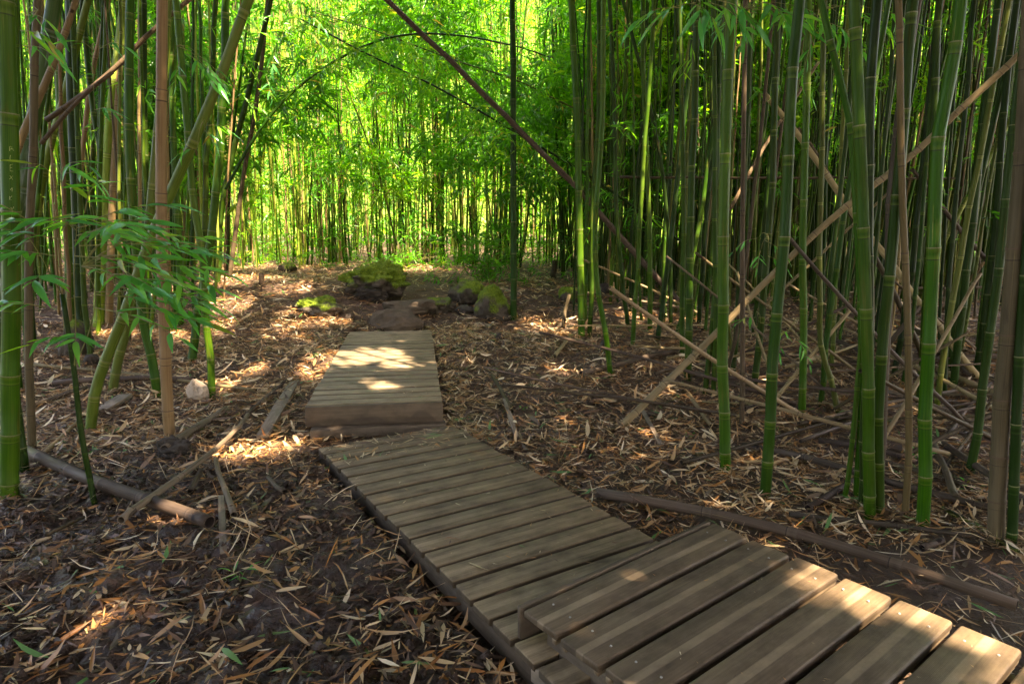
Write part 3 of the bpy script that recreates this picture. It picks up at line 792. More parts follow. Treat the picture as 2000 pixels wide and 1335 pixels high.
# far grove: too many to count
def merged(name, geos, mat):
    Vs, Fq, bcs, rn = [], [], [], []; off = 0; caps = []
    for V, F, at in geos:
        Vs.append(V); Fq.append(F[0] + off); bcs.append(at['bc']); rn.append(at['rnd']); off += len(V)
    return mk(name, np.vstack(Vs), np.vstack(Fq), mat, {'bc': np.vstack(bcs), 'rnd': np.concatenate(rn)})
far = {'green': [], 'olive': [], 'lime_sunlit': [], 'dark': [], 'tan': []}
k = 0
far_xy = []
while k < 2080:
    y = 13.4 + 11.5 * rng.random() ** 1.25 if k < 1200 else rng.uniform(14.0, 17.0) if k < 1550 else rng.uniform(9.5, 13.6)
    x = rng.uniform(-0.86, 0.86) * y if k < 1900 else rng.uniform(0.12, 0.86) * y
    if k >= 1900: y = y + 1.5
    px, _ = proj((x, y, 0.5))
    if 430 < px < 1080 and y < 14.2 + 1.0 * vn2(np.array([px * 0.01]), np.array([0.0]), 3)[0] - 0.5: continue
    u = rng.random(); m = 'green' if u < 0.45 else 'olive' if u < 0.65 else 'lime_sunlit' if u < 0.75 else 'dark' if u < 0.92 else 'tan'
    if px > 1100 and m == 'lime_sunlit': m = 'dark'
    if y < 13.7 and k >= 1550 and not (ok_place(x, y, .3) and (px < 430 or px > 1120)): continue
    P = rand_culm_path(x, y, rng.uniform(6.5, 9.0), 0.05, 1)
    r = rng.uniform(0.013, 0.027)
    V, F, at, nl = culm_geo(P, r, r * 0.4, 5, rng.uniform(0.35, 0.5), 0 if y < 14.6 else -1, 0.006, rnd=random.random())
    far[m].append((V, F, at)); far_xy.append((x, y)); k += 1
for m, gs in far.items():
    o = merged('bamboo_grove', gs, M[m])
    tag(o, {'green': 'distant mass of green culms beyond the clearing', 'olive': 'distant yellowish culms in the far grove', 'lime_sunlit': 'sunlit pale culms in the far grove', 'dark': 'dark green culms in the far grove', 'tan': 'dead tan culms in the far grove'}[m], 'bamboo grove', kind='stuff')

# ------------------------------------------------------------------ poles: leaning and fallen
def pole(label, mat, wpx, pix, group, name='fallen_pole', inter=0.34, taper=0.8, lift=0.6, cat='bamboo pole', over=0.0):
    """pix entries (x, y) lie on the ground, (x, y, depth) hang at that depth"""
    P = []
    d0 = None
    for q in pix:
        if len(q) == 2:
            p = on_ground(q[0], q[1], 0.0); d = p[1] * math.cos(PITCH) + (CH - p[2]) * math.sin(PITCH)
            r_ = wpx * d / FPX / 2
            p = on_ground(q[0], q[1], r_ * lift + 0.035); p[2] = max(p[2], float(gfun(p[0], p[1])) + r_ * 0.75 + 0.012); P.append(p)
        else:
            p = at_y(q[0], q[1], q[2]); P.append(p); d = q[2]
        d0 = d if d0 is None else d0
    r = wpx * d0 / FPX / 2
    if all(len(q) == 2 for q in pix):
        D = catmull(P, 8); g_ = gfun(D[:, 0], D[:, 1]) + r * 0.85 + 0.032 + over
        z_ = np.maximum(D[:, 2] + over, g_)
        tt = np.linspace(0, 1, len(D)); lin = np.polyfit(tt, z_, 2)
        z_ = np.maximum(np.polyval(lin, tt) + 0.35 * np.std(z_ - np.polyval(lin, tt)), g_ - r * 0.5)
        D[:, 2] = z_; P = [D[k] for k in sorted(set(np.linspace(0, len(D) - 1, 6).astype(int)))]
    V, F, at, nl = culm_geo(P, r, r * taper, 12, inter, 2 if wpx > 7 else 1, 0.004, hollow=True, rnd=random.random(), first_short=False)
    base = np.array(P[0])
    if wpx >= 12:
        o = empty(name, base); tag(o, label, cat, group)
        mk('stem', V, F, M[mat], at, parent=o, loc=base)
        add_nodes(o, nl, True)
    else:
        o = mk(name, V, F, M[mat], at, loc=base); tag(o, label, cat, group)
    return o
GF = 'fallen and leaning poles'
pole('long tan pole slanting up from the litter across the whole right stand', 'straw', 14, [(1212, 832), (1300, 748, 5.2), (1640, 415, 5.3), (1770, 310, 5.2), (2040, 60, 4.9)], GF, 'leaning_pole')
pole('broken tan pole leaning left with a splintered upper end', 'straw', 13, [(1909, 735), (1765, 550, 6.3), (1667, 416, 6.4), (1604, 325, 6.5), (1545, 245, 6.6), (1491, 184, 6.7)], GF, 'leaning_pole')
pole('thin pole lodged level across the right stand', 'brown', 5, [(1210, 346, 8.6), (1500, 347, 8.3), (1870, 349, 8.0)], GF, 'leaning_pole')
pole('short tan cane leaning left behind the tan-scuffed bamboo', 'straw', 7, [(1423, 413, 7.8), (1510, 259, 7.9), (1600, 120, 8.0)], GF, 'leaning_pole')
pole('dark brown pole leaning down from upper left across the middle', 'wet', 11, [(1345, 610), (1205, 455, 9.0), (1130, 370, 8.8), (1000, 240, 8.6), (870, 110, 8.4), (730, -25, 8.2)], GF, 'leaning_pole', taper=0.75)
pole('thin tan cane parallel below the long slanting pole', 'straw', 6, [(1480, 606, 6.4), (1671, 434, 6.4), (1760, 350, 6.4)], GF, 'leaning_pole')
pole('thin leaning cane low at the right rear', 'straw', 6, [(1836, 610), (1926, 507, 7.2), (1985, 430, 7.2)], GF, 'leaning_pole')
pole('olive cane leaning right behind the thick smooth bamboo', 'olive', 8, [(1790, 600), (1846, 466, 7.6), (1923, 325, 7.6), (2000, 190, 7.6)], GF, 'leaning_pole')
pole('grey pole propped left of the massive brown bamboo', 'grey', 9, [(1960, 545, 7.0), (1863, 434, 7.1), (1780, 330, 7.2)], GF, 'leaning_pole')
pole('brown pole slanting behind the front clump', 'brown', 10, [(1800, 690), (1740, 560, 6.8), (1640, 380, 6.9), (1560, 250, 7.0)], GF, 'leaning_pole')
pole('dark pole slanting left in the left stand behind the sunlit culm', 'brown', 10, [(90, 235, 6.4), (180, 170, 6.5), (300, 60, 6.6), (380, -10, 6.7)], GF, 'leaning_pole')
pole('tan pole slanting low behind the waxy bamboo', 'tan', 14, [(20, 330, 5.6), (45, 260, 5.6), (110, 110, 5.7), (150, 0, 5.8)], GF, 'leaning_pole')
pole('brown pole leaning right behind the dead brown cane', 'brown', 8, [(80, 280, 6.0), (150, 200, 6.0), (220, 140, 6.1)], GF, 'leaning_pole')
pole('long dark pole lying along the near boardwalk edge', 'grey', 20, [(1165, 965), (1300, 990), (1480, 1030), (1700, 1092), (1985, 1192)], GF, inter=0.45)
pole('long dark pole crossing the litter behind the front clump', 'wet', 13, [(1450, 868), (1545, 889), (1667, 924), (1772, 955), (1975, 1010)], GF)
pole('dark short pole in front of the front clump', 'wet', 10, [(1541, 1008), (1667, 1022), (1912, 1054)], GF)
pole('stubby dark hollow pole pointing at the path left of the front clump', 'wet', 14, [(1578, 998), (1625, 966), (1672, 942)], GF)
pole('grey pole lying end-on right of the smooth leaning bamboo', 'grey', 15, [(1868, 980), (1845, 915), (1822, 860)], GF)
pole('dark grey pole running to the right edge behind the massive brown bamboo', 'wet', 13, [(1842, 868), (1965, 959), (2010, 995)], GF)
pole('dark pole lying in the litter at the bent-foot bamboo', 'wet', 12, [(1135, 733), (1215, 714), (1300, 690), (1350, 683)], GF)
pole('short reddish pole lying alone right of the far section', 'brown', 9, [(999, 806), (980, 768), (962, 735)], GF)
pole('short tan stub lying under the first green bamboo', 'straw', 8, [(1083, 698), (1112, 662)], GF)
pole('straw coloured pole lying on the heap at the right', 'straw', 12, [(1816, 712), (1880, 745), (1990, 792)], GF)
pole('brown pole lying from the frilled foot towards the right heap', 'grey', 9, [(1560, 832), (1671, 802), (1895, 758)], GF)
pole('thin straw cane on the heap behind the front clump', 'straw', 6, [(1622, 632), (1720, 680), (1830, 737)], GF)
pole('grey pole in the middle of the right heap', 'grey', 10, [(1770, 640), (1830, 670), (1898, 740)], GF)
pole('dark pole at the back of the right heap', 'wet', 9, [(1500, 640), (1600, 655), (1690, 690)], GF)
pole('dark pole lying behind the slim brown cane', 'wet', 10, [(1455, 800), (1520, 795), (1610, 815)], GF)
pole('thin brown cane from the frilled foot to the clump', 'straw', 6, [(1565, 770), (1640, 800), (1700, 850)], GF)
pole('olive cane lying across the right foreground litter', 'olive', 7, [(1840, 995), (1910, 1030), (1990, 1085)], GF)
pole('grey cane crossing the right heap upward', 'grey', 8, [(1850, 850), (1900, 790), (1935, 750)], GF)
pole('dark cane crossing low at the right edge', 'wet', 9, [(1840, 800), (1920, 850), (2000, 890)], GF)
pole('brown stick stuck in litter by the first green bamboo', 'brown', 8, [(1100, 640), (1106, 600, 8.3), (1112, 575, 8.3)], GF)
pole('short straw cane left of the thick tan-scuffed bamboo', 'straw', 8, [(1345, 770), (1365, 800), (1388, 830)], GF)
pole('thick dark brown log-like pole crossing the mud on the left', 'wet', 22, [(52, 888), (160, 934), (280, 988), (415, 1042)], GF, inter=0.5)
pole('long greyish pole lying over the thick dark one', 'log', 15, [(241, 1056), (371, 940), (440, 880), (487, 826)], GF, inter=0.5, over=0.055)
pole('stout brown pole lying behind the tan dead bamboo', 'log', 18, [(322, 884), (375, 842), (440, 800)], GF)
pole('thin long cane lying at the back of the left litter', 'straw', 7, [(63, 716), (220, 728), (380, 750), (500, 764)], GF)
pole('dark straight pole lying behind the pale stone', 'wet', 12, [(105, 748), (240, 744), (380, 742)], GF)
pole('pale thin cane leaning on the ground left of the sapling foot', 'straw', 8, [(84, 892), (135, 840), (186, 784)], GF)
pole('dark pole end at the left behind the carved bamboo', 'wet', 10, [(40, 800), (110, 778), (170, 758)], GF)
pole('short grey pole lying towards the crossed poles', 'log', 13, [(458, 1018), (440, 960), (420, 900)], GF)
pole('short black pole piece in the wet mud', 'wet', 11, [(556, 960), (525, 935)], GF)
pole('brown stick lying near the crossed poles', 'brown', 7, [(90, 1050), (165, 1010)], GF)
pole('dark stick at the front edge of the far section', 'wet', 8, [(475, 815), (560, 742)], GF)
pole('short stub lying across under the crossed poles', 'grey', 12, [(372, 960), (395, 925)], GF)

pole('slanting cane over the heap left of the front clump', 'straw', 8, [(1500, 800), (1580, 700, 5.6), (1665, 600, 5.7)], GF, 'leaning_pole')
pole('dark cane propped in the heap under the broken pole', 'wet', 9, [(1700, 720), (1760, 640, 6.2), (1830, 560, 6.4)], GF, 'leaning_pole')
pole('grey cane lying high across the heap behind the smooth bamboo', 'grey', 9, [(1720, 760, 5.2), (1850, 800, 4.9), (1960, 850, 4.6)], GF, 'leaning_pole')
pole('straw cane crossing the heap towards the massive brown bamboo', 'straw', 9, [(1730, 690, 5.6), (1840, 740, 5.3), (1945, 800, 5.0)], GF, 'leaning_pole')
pole('tan cane sticking up right of the slim brown cane', 'straw', 6, [(1520, 770), (1475, 640, 6.0), (1440, 530, 6.1)], GF, 'leaning_pole')
pole('dark stout pole lying behind the scratched bamboo', 'wet', 12, [(1600, 860), (1700, 880), (1790, 905)], GF)
pole('grey pole lying from the clump to the right edge', 'grey', 11, [(1720, 900), (1830, 930, 3.95), (1990, 985)], GF)
pole('brown cane propped low at the far right', 'brown', 8, [(1830, 930), (1900, 840, 4.6), (1990, 700, 4.8)], GF, 'leaning_pole')
pole('straw cane lying flat behind the tan-scuffed bamboo', 'straw', 7, [(1300, 700), (1380, 690), (1470, 705)], GF)
pole('dark cane lying behind the close pair', 'wet', 8, [(1280, 730), (1340, 715), (1440, 720)], GF)
pole('level grey cane at the back of the heap', 'grey', 6, [(1700, 560, 8.2), (1830, 563, 8.2), (1990, 560, 8.1)], GF, 'leaning_pole')
pole('short dark hollow piece right of the scratched bamboo', 'wet', 14, [(1800, 1075), (1840, 1060)], GF)

heap = []
for k in range(52):
    a0 = on_ground(rng.uniform(1330, 1980), rng.uniform(600, 930))
    an = rng.uniform(-0.7, 0.7) + (math.pi if rng.random() < .5 else 0); L_ = rng.uniform(0.8, 2.4); el = abs(rng.normal(0.04, 0.12)) if k % 4 else rng.uniform(0.25, 0.8); r_ = rng.uniform(0.008, 0.019)
    d_ = np.array([math.cos(an) * math.cos(el), math.sin(an) * math.cos(el), math.sin(el)])
    b0 = a0 + d_ * L_; m0 = (a0 + b0) / 2 + rng.normal(0, 0.015, 3)
    P = np.array([a0, m0, b0]); P[:, 2] = np.maximum(P[:, 2], gfun(P[:, 0], P[:, 1])) + r_ + 0.02 + 0.06 * rng.random()
    mt = ['straw', 'grey', 'wet', 'brown', 'straw'][k % 5]
    V, F, at, nl = culm_geo(P, r_, r_ * .8, 9, 0.36, 1, 0.004, hollow=True, rnd=random.random(), first_short=False)
    heap.append((proj(P[1])[0], mt, mk('fallen_pole', V, F, M[mt], at, loc=a0)))
for mt in ('straw', 'grey', 'wet', 'brown'):
    for k, (px, _, o) in enumerate(sorted([h for h in heap if h[1] == mt], key=lambda h: h[0])):
        tag(o, f"{ORD[k]} loose {dict(straw='straw coloured', grey='grey weathered', wet='dark wet', brown='brown')[mt]} cane from the left in the right-hand heap", 'bamboo pole', GF)

# splintered top of the broken pole is part of its look: a few straw splinters
def splint(label, pix, wpx, thick, mat, group=None):
    a = on_ground(*pix[0], 0.06); b = on_ground(*pix[1], 0.06)
    a[2] = max(a[2], float(gfun(a[0], a[1])) + 0.055); b[2] = max(b[2], float(gfun(b[0], b[1])) + 0.055)
    d = b - a; L = np.linalg.norm(d); c = (a + b) / 2
    wd = wpx * c[1] / FPX
    V, F = rbox(L, wd, thick, 0.002)
    V[:, 1] *= 1 - 0.25 * np.abs(V[:, 0]) / (L / 2) * rng.uniform(0.4, 1.0)
    V[:, 2] += 0.012 * np.sin(V[:, 0] * 5)
    o = mk('wood_board', V, F, M[mat]); o.location = [float(v) for v in c]
    o.rotation_euler = (random.uniform(-.15, .15), -math.asin((b - a)[2] / L), math.atan2(d[1], d[0]))
    tag(o, label, 'board', group); return o
splint('flat weathered board lying left of the far section', ((512, 850), (575, 742)), 27, 0.03, 'board')
splint('thin split slat standing out of the crossed poles', ((437, 1082), (432, 970)), 14, 0.012, 'board')
splint('small square board lying by the pole at the left', ((196, 798), (246, 772)), 34, 0.03, 'board')
splint('dark split slat lying below the far section right side', ((1010, 850), (985, 780)), 10, 0.012, 'board')
splint('split slat lying left of the thick tan-scuffed bamboo', ((1290, 862), (1252, 800)), 9, 0.012, 'board')

# thin arching canes with leaves
def cane(label, mat, wpx, pts, group='thin arching canes'):
    P = [at_y(*q) for q in pts]
    r = wpx * pts[0][2] / FPX / 2
    V, F, at, nl = culm_geo(P, r, r * 0.45, 7, 0.35, 1, 0.004, rnd=random.random(), first_short=False)
    o = mk('arching_cane', V, F, M[mat], at, loc=P[0]); tag(o, label, 'bamboo', group)
    return catmull(P)
C1 = cane('thin dark cane running from upper left down to the right stand', 'dark', 6, [(1420, 540, 9.3), (1300, 450, 9.2), (1130, 330, 9.0), (1010, 260, 8.9), (860, 175, 8.8), (700, 97, 8.7), (590, 40, 8.6)])
C2 = cane('thin arching cane rising from the left stand over the clearing', 'dark', 6, [(440, 370, 9.0), (493, 276, 9.0), (577, 175, 9.0), (700, 96, 9.0), (754, 75, 9.0), (810, 66, 9.0), (880, 68, 9.0), (995, 86, 9.0), (1080, 112, 9.0)])
C3 = cane('thinnest cane crossing behind the dark leaning pole', 'olive', 4, [(1330, 318, 10.5), (1110, 206, 10.4), (1000, 154, 10.3), (897, 121, 10.2), (768, 73, 10.1), (610, 22, 10.0)])
C4 = cane('thin pale cane leaning left in front of the far grove', 'olive', 4, [(775, 480, 12.2), (740, 340, 12.2), (690, 200, 12.2), (645, 90, 12.2), (620, 0, 12.2)])

# ------------------------------------------------------------------ foliage
def leaves4(o, d, L, W, up=None, fold=0.25, droop=0.15):
    """vectorised folded lance leaves: 4 verts, 2 tris each"""
    n = len(o)
    d = d / np.linalg.norm(d, axis=1)[:, None]
    r = rng.normal(0, 0.55, (n, 3)) + (np.array([0, 0, 1.0]) if up is None else up)
    s = np.cross(d, r); s /= np.linalg.norm(s, axis=1)[:, None] + 1e-9
    nn = np.cross(s, d)
    L = L[:, None]; W = W[:, None]
    mid = o + d * L * 0.40
    tip = o + d * L + np.array([0, 0, -1.0]) * L * droop
    a = mid + s * W * 0.5 + nn * W * fold; b = mid - s * W * 0.5 + nn * W * fold
    V = np.stack([o, a, tip, b], 1).reshape(-1, 3)
    i = np.arange(n)[:, None] * 4
    F = np.concatenate([i + np.array([[0, 1, 2]]), i + np.array([[0, 2, 3]])], 0)
    return V, F

def sprays(O, D, nl, span, leaf_l, leaf_w=0.13, down=0.35):
    """O (n,3) twig origins, D directions; nl leaves each -> leaf arrays"""
    n = len(O)
    O2 = np.repeat(O, nl, 0); D2 = np.repeat(D, nl, 0)
    u = rng.random(n * nl) ** 0.8
    sp = np.repeat(rng.uniform(0.5, 1.2, n) * span, nl)
    pos = O2 + D2 * (u * sp)[:, None] + np.array([0, 0, -1.0]) * (0.3 * u * u * sp)[:, None]
    pos += rng.normal(0, 0.03, pos.shape)
    side = rng.normal(0, 0.75, pos.shape)
    d = D2 * 0.75 + side + np.array([0, 0, -down])
    L = leaf_l * rng.uniform(0.55, 1.25, n * nl)
    W = L * leaf_w * rng.uniform(0.75, 1.25, n * nl)
    V, F = leaves4(pos, d, L, W)
    tone = np.repeat(np.clip(rng.normal(0.0, 0.16, n), -.35, .35), nl)
    tone = tone + np.repeat((vn3(O[:, 0] * .5, O[:, 1] * .5, O[:, 2] * .5, 13) - 0.42) * 0.95, nl)
    rn = np.clip(rng.beta(2.2, 2.4, n * nl) * 0.9 + tone, 0.0, 0.94)
    rn = np.where(rng.random(n * nl) < 0.022, 1.0, rn)
    return V, F, np.repeat(rn, 4)

def dirs(n, zb=0.0, zs=0.35):
    a = rng.uniform(0, 2 * np.pi, n)
    D = np.stack([np.cos(a), np.sin(a), rng.normal(zb, zs, n)], 1)
    return D / np.linalg.norm(D, axis=1)[:, None]

def foliage(name, label, parts, cat='foliage', mat='leaf'):
    off = 0; Vs, Fs, R = [], [], []
    for V, F, r_ in parts:
        Vs.append(V); Fs.append(F + off); R.append(r_); off += len(V)
    o = mk(name, np.vstack(Vs), np.vstack(Fs), M[mat], {'rnd': np.concatenate(R)}, smooth=False)
    tag(o, label, cat, kind='stuff'); return o

def clumpy(x, y, z, thr, seed, s=0.9):
    return vn3(x * s, y * s, z * s, seed) + 0.35 * (vn3(x * s * 2.3, y * s * 2.3, z * s * 2.3, seed + 5) - 0.5) > thr

# far grove foliage (carried by the far culms)
fx = np.array(far_xy)
n = 26000
pick = fx[rng.integers(0, len(fx), n)]
zz = 0.9 + 7.0 * rng.beta(1.5, 1.25, n)
pos = np.stack([pick[:, 0] + rng.normal(0, 0.25, n), pick[:, 1] + rng.normal(0, 0.25, n), zz], 1)
pxs = np.array([proj(p)[0] for p in pos])
dens = np.where((pxs > 470) & (pxs < 1320), 1.0, 0.62)
low = np.clip((zz - 1.5) / 2.2, 0.06, 1.0)
keep = (rng.random(n) < dens * low) & clumpy(pos[:, 0], pos[:, 1], pos[:, 2], 0.46, 41)
pos = pos[keep]
foliage('grove_foliage', 'sunlit leafy sprays filling the far grove beyond the clearing', [sprays(pos, dirs(len(pos)), 14, 0.42, 0.225, 0.14)])
# bright wall of leaves behind the stands
n = 15000
y = rng.uniform(24.5, 33, n); x = rng.uniform(-0.88, 0.88, n) * y; z = 0.2 + 13 * rng.random(n)
pos = np.stack([x, y, z], 1); pos = pos[clumpy(x, y, z, 0.33, 51, 0.5)]
foliage('backdrop_foliage', 'bright distant leaf mass seen between the culms', [sprays(pos, dirs(len(pos)), 9, 0.7, 0.36, 0.18)])
# hanging sprays over the clearing and along the canes
pp = []
n = 7500
x = rng.uniform(-6.5, 4.6, n); y = rng.uniform(10.4, 14.2, n); z = rng.uniform(1.9, 6.8, n)
m = clumpy(x, y, z, 0.55, 61, 0.8) & (rng.random(n) < np.clip((z - 1.6) / 2.0, 0.1, 1))
pos = np.stack([x, y, z], 1)[m]
pp.append(sprays(pos, dirs(len(pos), -0.1), 20, 0.5, 0.225, 0.14))
for C, k in ((C1, 90), (C2, 30), (C3, 60), (C4, 25)):
    p = C[rng.integers(len(C) // 5, len(C), k)] + rng.normal(0, 0.03, (k, 3))
    pp.append(sprays(p, dirs(k, -0.25), 9, 0.42, 0.16, 0.14))
foliage('hanging_foliage', 'leafy sprays hanging over the clearing before the far grove', pp)
# sprays among side stands
n = 1100
x = rng.uniform(0.8, 9.5, n); y = rng.uniform(5.8, 13, n); z = rng.uniform(1.2, 6.2, n)
m = clumpy(x, y, z, 0.55, 71, 0.9) & (rng.random(n) < np.clip((z - 0.6) / 3.2, 0.12, 1)) & (x / y > 0.12)
pos = np.stack([x, y, z], 1)[m]
foliage('stand_foliage', 'leafy side twigs among the culms right of the boulders', [sprays(pos, dirs(len(pos)), 10, 0.36, 0.15, 0.135)])
n = 620
x = rng.uniform(-9, -2.6, n); y = rng.uniform(6.5, 13, n); z = rng.uniform(1.2, 5.5, n)
m = clumpy(x, y, z, 0.55, 81, 0.9) & (rng.random(n) < np.clip((z - 0.6) / 3.2, 0.12, 1)) & (x / y < -0.33)
pos = np.stack([x, y, z], 1)[m]
foliage('stand_foliage', 'leafy side twigs among the culms of the left stand', [sprays(pos, dirs(len(pos)), 9, 0.34, 0.15, 0.135)])
# low undergrowth at the foot of the far grove
n = 1500
x = rng.uniform(-8, 11, n); y = rng.uniform(13.8, 17.5, n); z = gbase(x, y) + 0.05 + 0.9 * rng.random(n) ** 2
m = clumpy(x, y, z, 0.47, 91, 1.2)
pos = np.stack([x, y, z], 1)[m]
foliage('undergrowth', 'low leafy undergrowth along the foot of the far grove', [sprays(pos, dirs(len(pos), 0.3), 9, 0.35, 0.17, 0.14)], 'undergrowth')

# unseen canopy shaped to shade the path, holes cut along rays to sun spots
spots = []
def spot(px, py, r, z=None, y=None):
    p = on_ground(px, py, 0.0) if z is None and y is None else (at_y(px, py, y) if y else None)
    if p is None:
        d = ray(px, py); p = np.array([0, 0, CH]) + d * ((CH - z) / -d[2])
    spots.append((p, r * 1.45))
spot(735, 690, 0.26, UD_Z); spot(700, 705, 0.22, UD_Z); spot(780, 712, 0.20, UD_Z); spot(745, 752, 0.13, UD_Z)
spot(640, 705, 0.20); spot(615, 735, 0.16)
spot(1640, 1135, 0.14, ND_Z); spot(1710, 1160, 0.15, ND_Z); spot(1800, 1185, .09, ND_Z); spot(1930, 1235, 0.14, ND_Z); spot(1990, 1300, 0.12, ND_Z)
spot(1500, 1060, 0.07, ND_Z)
spot(480, 880, 0.20); spot(560, 870, 0.15); spot(360, 1015, 0.10); spot(240, 1195, 0.12); spot(420, 760, 0.18); spot(330, 655, 0.12)
spot(480, 545, 0.6); spot(440, 600, 0.35); spot(560, 560, 0.35); spot(400, 600, 0.16); spot(1080, 640, 0.4); spot(1250, 620, 0.35); spot(1180, 560, 0.5); spot(900, 530, 0.6)
spot(208, 330, 0.22, y=7.0); spot(255, 300, 0.16, y=7.0); spot(1735, 165, 0.10, y=3.6); spot(320, 180, 0.10, y=4.7); spot(1545, 60, 0.08, y=3.7)
for k in range(16): spot(rng.uniform(380, 650), rng.uniform(505, 760), rng.uniform(0.08, 0.2))
for k in range(16): spot(rng.uniform(170, 500), rng.uniform(60, 450), rng.uniform(0.06, 0.16), y=rng.uniform(6.3, 9.0))
for k in range(8): spot(rng.uniform(1050, 1500), rng.uniform(560, 760), rng.uniform(0.05, 0.14))
for k in range(6): spot(rng.uniform(1350, 1950), rng.uniform(60, 420), rng.uniform(0.04, 0.08), y=rng.uniform(5, 8))
n = 27500
x = rng.uniform(-7, 13.5, n); y = rng.uniform(-8, 9.0, n); z = rng.uniform(6.6, 9.6, n)
x[:2600] = rng.uniform(5, 16, 2600); y[:2600] = rng.uniform(5, 11.5, 2600)
pos = np.stack([x, y, z], 1)
keep = clumpy(x, y, z, 0.10, 101, 0.55)
for p, r_ in spots:
    v = pos - p; tt = v @ SUN; dd = np.linalg.norm(v - tt[:, None] * SUN, axis=1)
    keep &= dd > r_ * 0.6
pos = pos[keep]
V, F, R_ = sprays(pos, dirs(len(pos)), 9, 0.40, 0.45, 0.18)
ctr = V.reshape(-1, 4, 3).mean(1); kl = np.ones(len(ctr), bool)
wob = vn3(ctr[:, 0] * 5, ctr[:, 1] * 5, ctr[:, 2] * 0.8, 17)
for p, r_ in spots:
    v = ctr - p; tt = v @ SUN; dd = np.linalg.norm(v - tt[:, None] * SUN, axis=1)
    kl &= (dd > r_ * (0.45 + 1.0 * wob)) | (rng.random(len(dd)) < 0.06)
V = V.reshape(-1, 4, 3)[kl].reshape(-1, 3); R_ = R_.reshape(-1, 4)[kl].ravel(); nn_ = int(kl.sum())
i = np.arange(nn_)[:, None] * 4
foliage('shade_canopy', 'unseen bamboo canopy overhead, shaped for shade and sun spots', [(V, np.concatenate([i + np.array([[0, 1, 2]]), i + np.array([[0, 2, 3]])], 0), R_)], mat='leaf_unseen')

# unseen grove leaves behind and beside the viewer, added to cut low sky light
n = 5600
x = rng.uniform(-16, 16, n); y = rng.uniform(-13, -6.5, n); z = 0.2 + 8.5 * rng.random(n)
pos = np.stack([x, y, z], 1)
x2 = np.where(rng.random(1800) < .5, rng.uniform(-13, -9, 1800), rng.uniform(9, 13, 1800)); y2 = rng.uniform(-8, 2.5, 1800); z2 = 0.2 + 8.5 * rng.random(1800)
pos = np.vstack([pos, np.stack([x2, y2, z2], 1)])
foliage('rear_sky_blocker', 'unseen leaf wall added behind the viewer to block sky light', [sprays(pos, dirs(len(pos)), 9, 0.6, 0.40, 0.18)], mat='leaf_unseen')

# near leaves as separate objects
def leaf_mesh(L, W, fold, bend, twist, mat):
    ts = np.array([0, 0.06, 0.2, 0.4, 0.62, 0.82, 1.0]); ws = np.array([0.05, 0.45, 0.9, 1.0, 0.78, 0.4, 0.02])
    V = []
    for t, w_ in zip(ts, ws):
        z = -bend * t * t * L; tw = twist * t
        for s in (-1, 0, 1):
            y = s * w_ * W / 2; zz_ = abs(s) * w_ * W * fold
            V.append((t * L, y * math.cos(tw) - zz_ * math.sin(tw), z + y * math.sin(tw) + zz_ * math.cos(tw)))
    F = []
    for i in range(len(ts) - 1):
        for j in range(2):
            a = i * 3 + j; F.append((a, a + 1, a + 4, a + 3))
    o = mk('leaf', np.array(V), np.array(F), mat, link=False); d = o.data; bpy.data.objects.remove(o); return d
LV = [leaf_mesh(0.19, 0.034, 0.16, b, t, M['leaf_obj']) for b, t in ((0.05, 0.1), (0.18, -0.4), (0.3, 0.5), (0.12, 0.8), (0.4, -0.2))]

def twig_mesh(paths, r, mat, parent, name='twig'):
    Vs, Fs = [], []; off = 0
    for P in paths:
        C = catmull(P, 4); n = 5
        T = np.gradient(C, axis=0); T /= np.linalg.norm(T, axis=1)[:, None]
        A = np.cross(T, [0.3, 0.9, 0.2]); A /= np.linalg.norm(A, axis=1)[:, None]; B = np.cross(T, A)
        th = np.linspace(0, 2 * np.pi, n, endpoint=False)
        rr = np.linspace(r, r * 0.35, len(C))
        V = C[:, None] + rr[:, None, None] * (np.cos(th)[None, :, None] * A[:, None] + np.sin(th)[None, :, None] * B[:, None])
        id_ = np.arange(len(C) * n).reshape(len(C), n) + off
        Fs.append(np.stack([id_[:-1], np.roll(id_, -1, 1)[:-1], np.roll(id_, -1, 1)[1:], id_[1:]], -1).reshape(-1, 4)); Vs.append(V.reshape(-1, 3)); off += len(C) * n
    return mk(name, np.vstack(Vs), np.vstack(Fs), mat, parent=parent, loc=np.array(parent.location))

def put_leaf(parent, pos, d, scale, roll=None, data=None, name='leaf'):
    o = bpy.data.objects.new(name, data or random.choice(LV))
    d = Vector(d).normalized()
    x = d; up = Vector((random.gauss(0, .35), random.gauss(-0.25, .35), 1)).normalized()
    yv = up.cross(x).normalized(); zv = x.cross(yv)
    R_ = Matrix((x, yv, zv)).transposed().to_4x4()
    o.matrix_local = Matrix.Translation(Vector(pos) - (parent.location if parent else Vector())) @ R_ @ Matrix.Diagonal((scale, scale * random.uniform(.85, 1.25), scale, 1))
    if parent: o.parent = parent
    COL.objects.link(o); return o

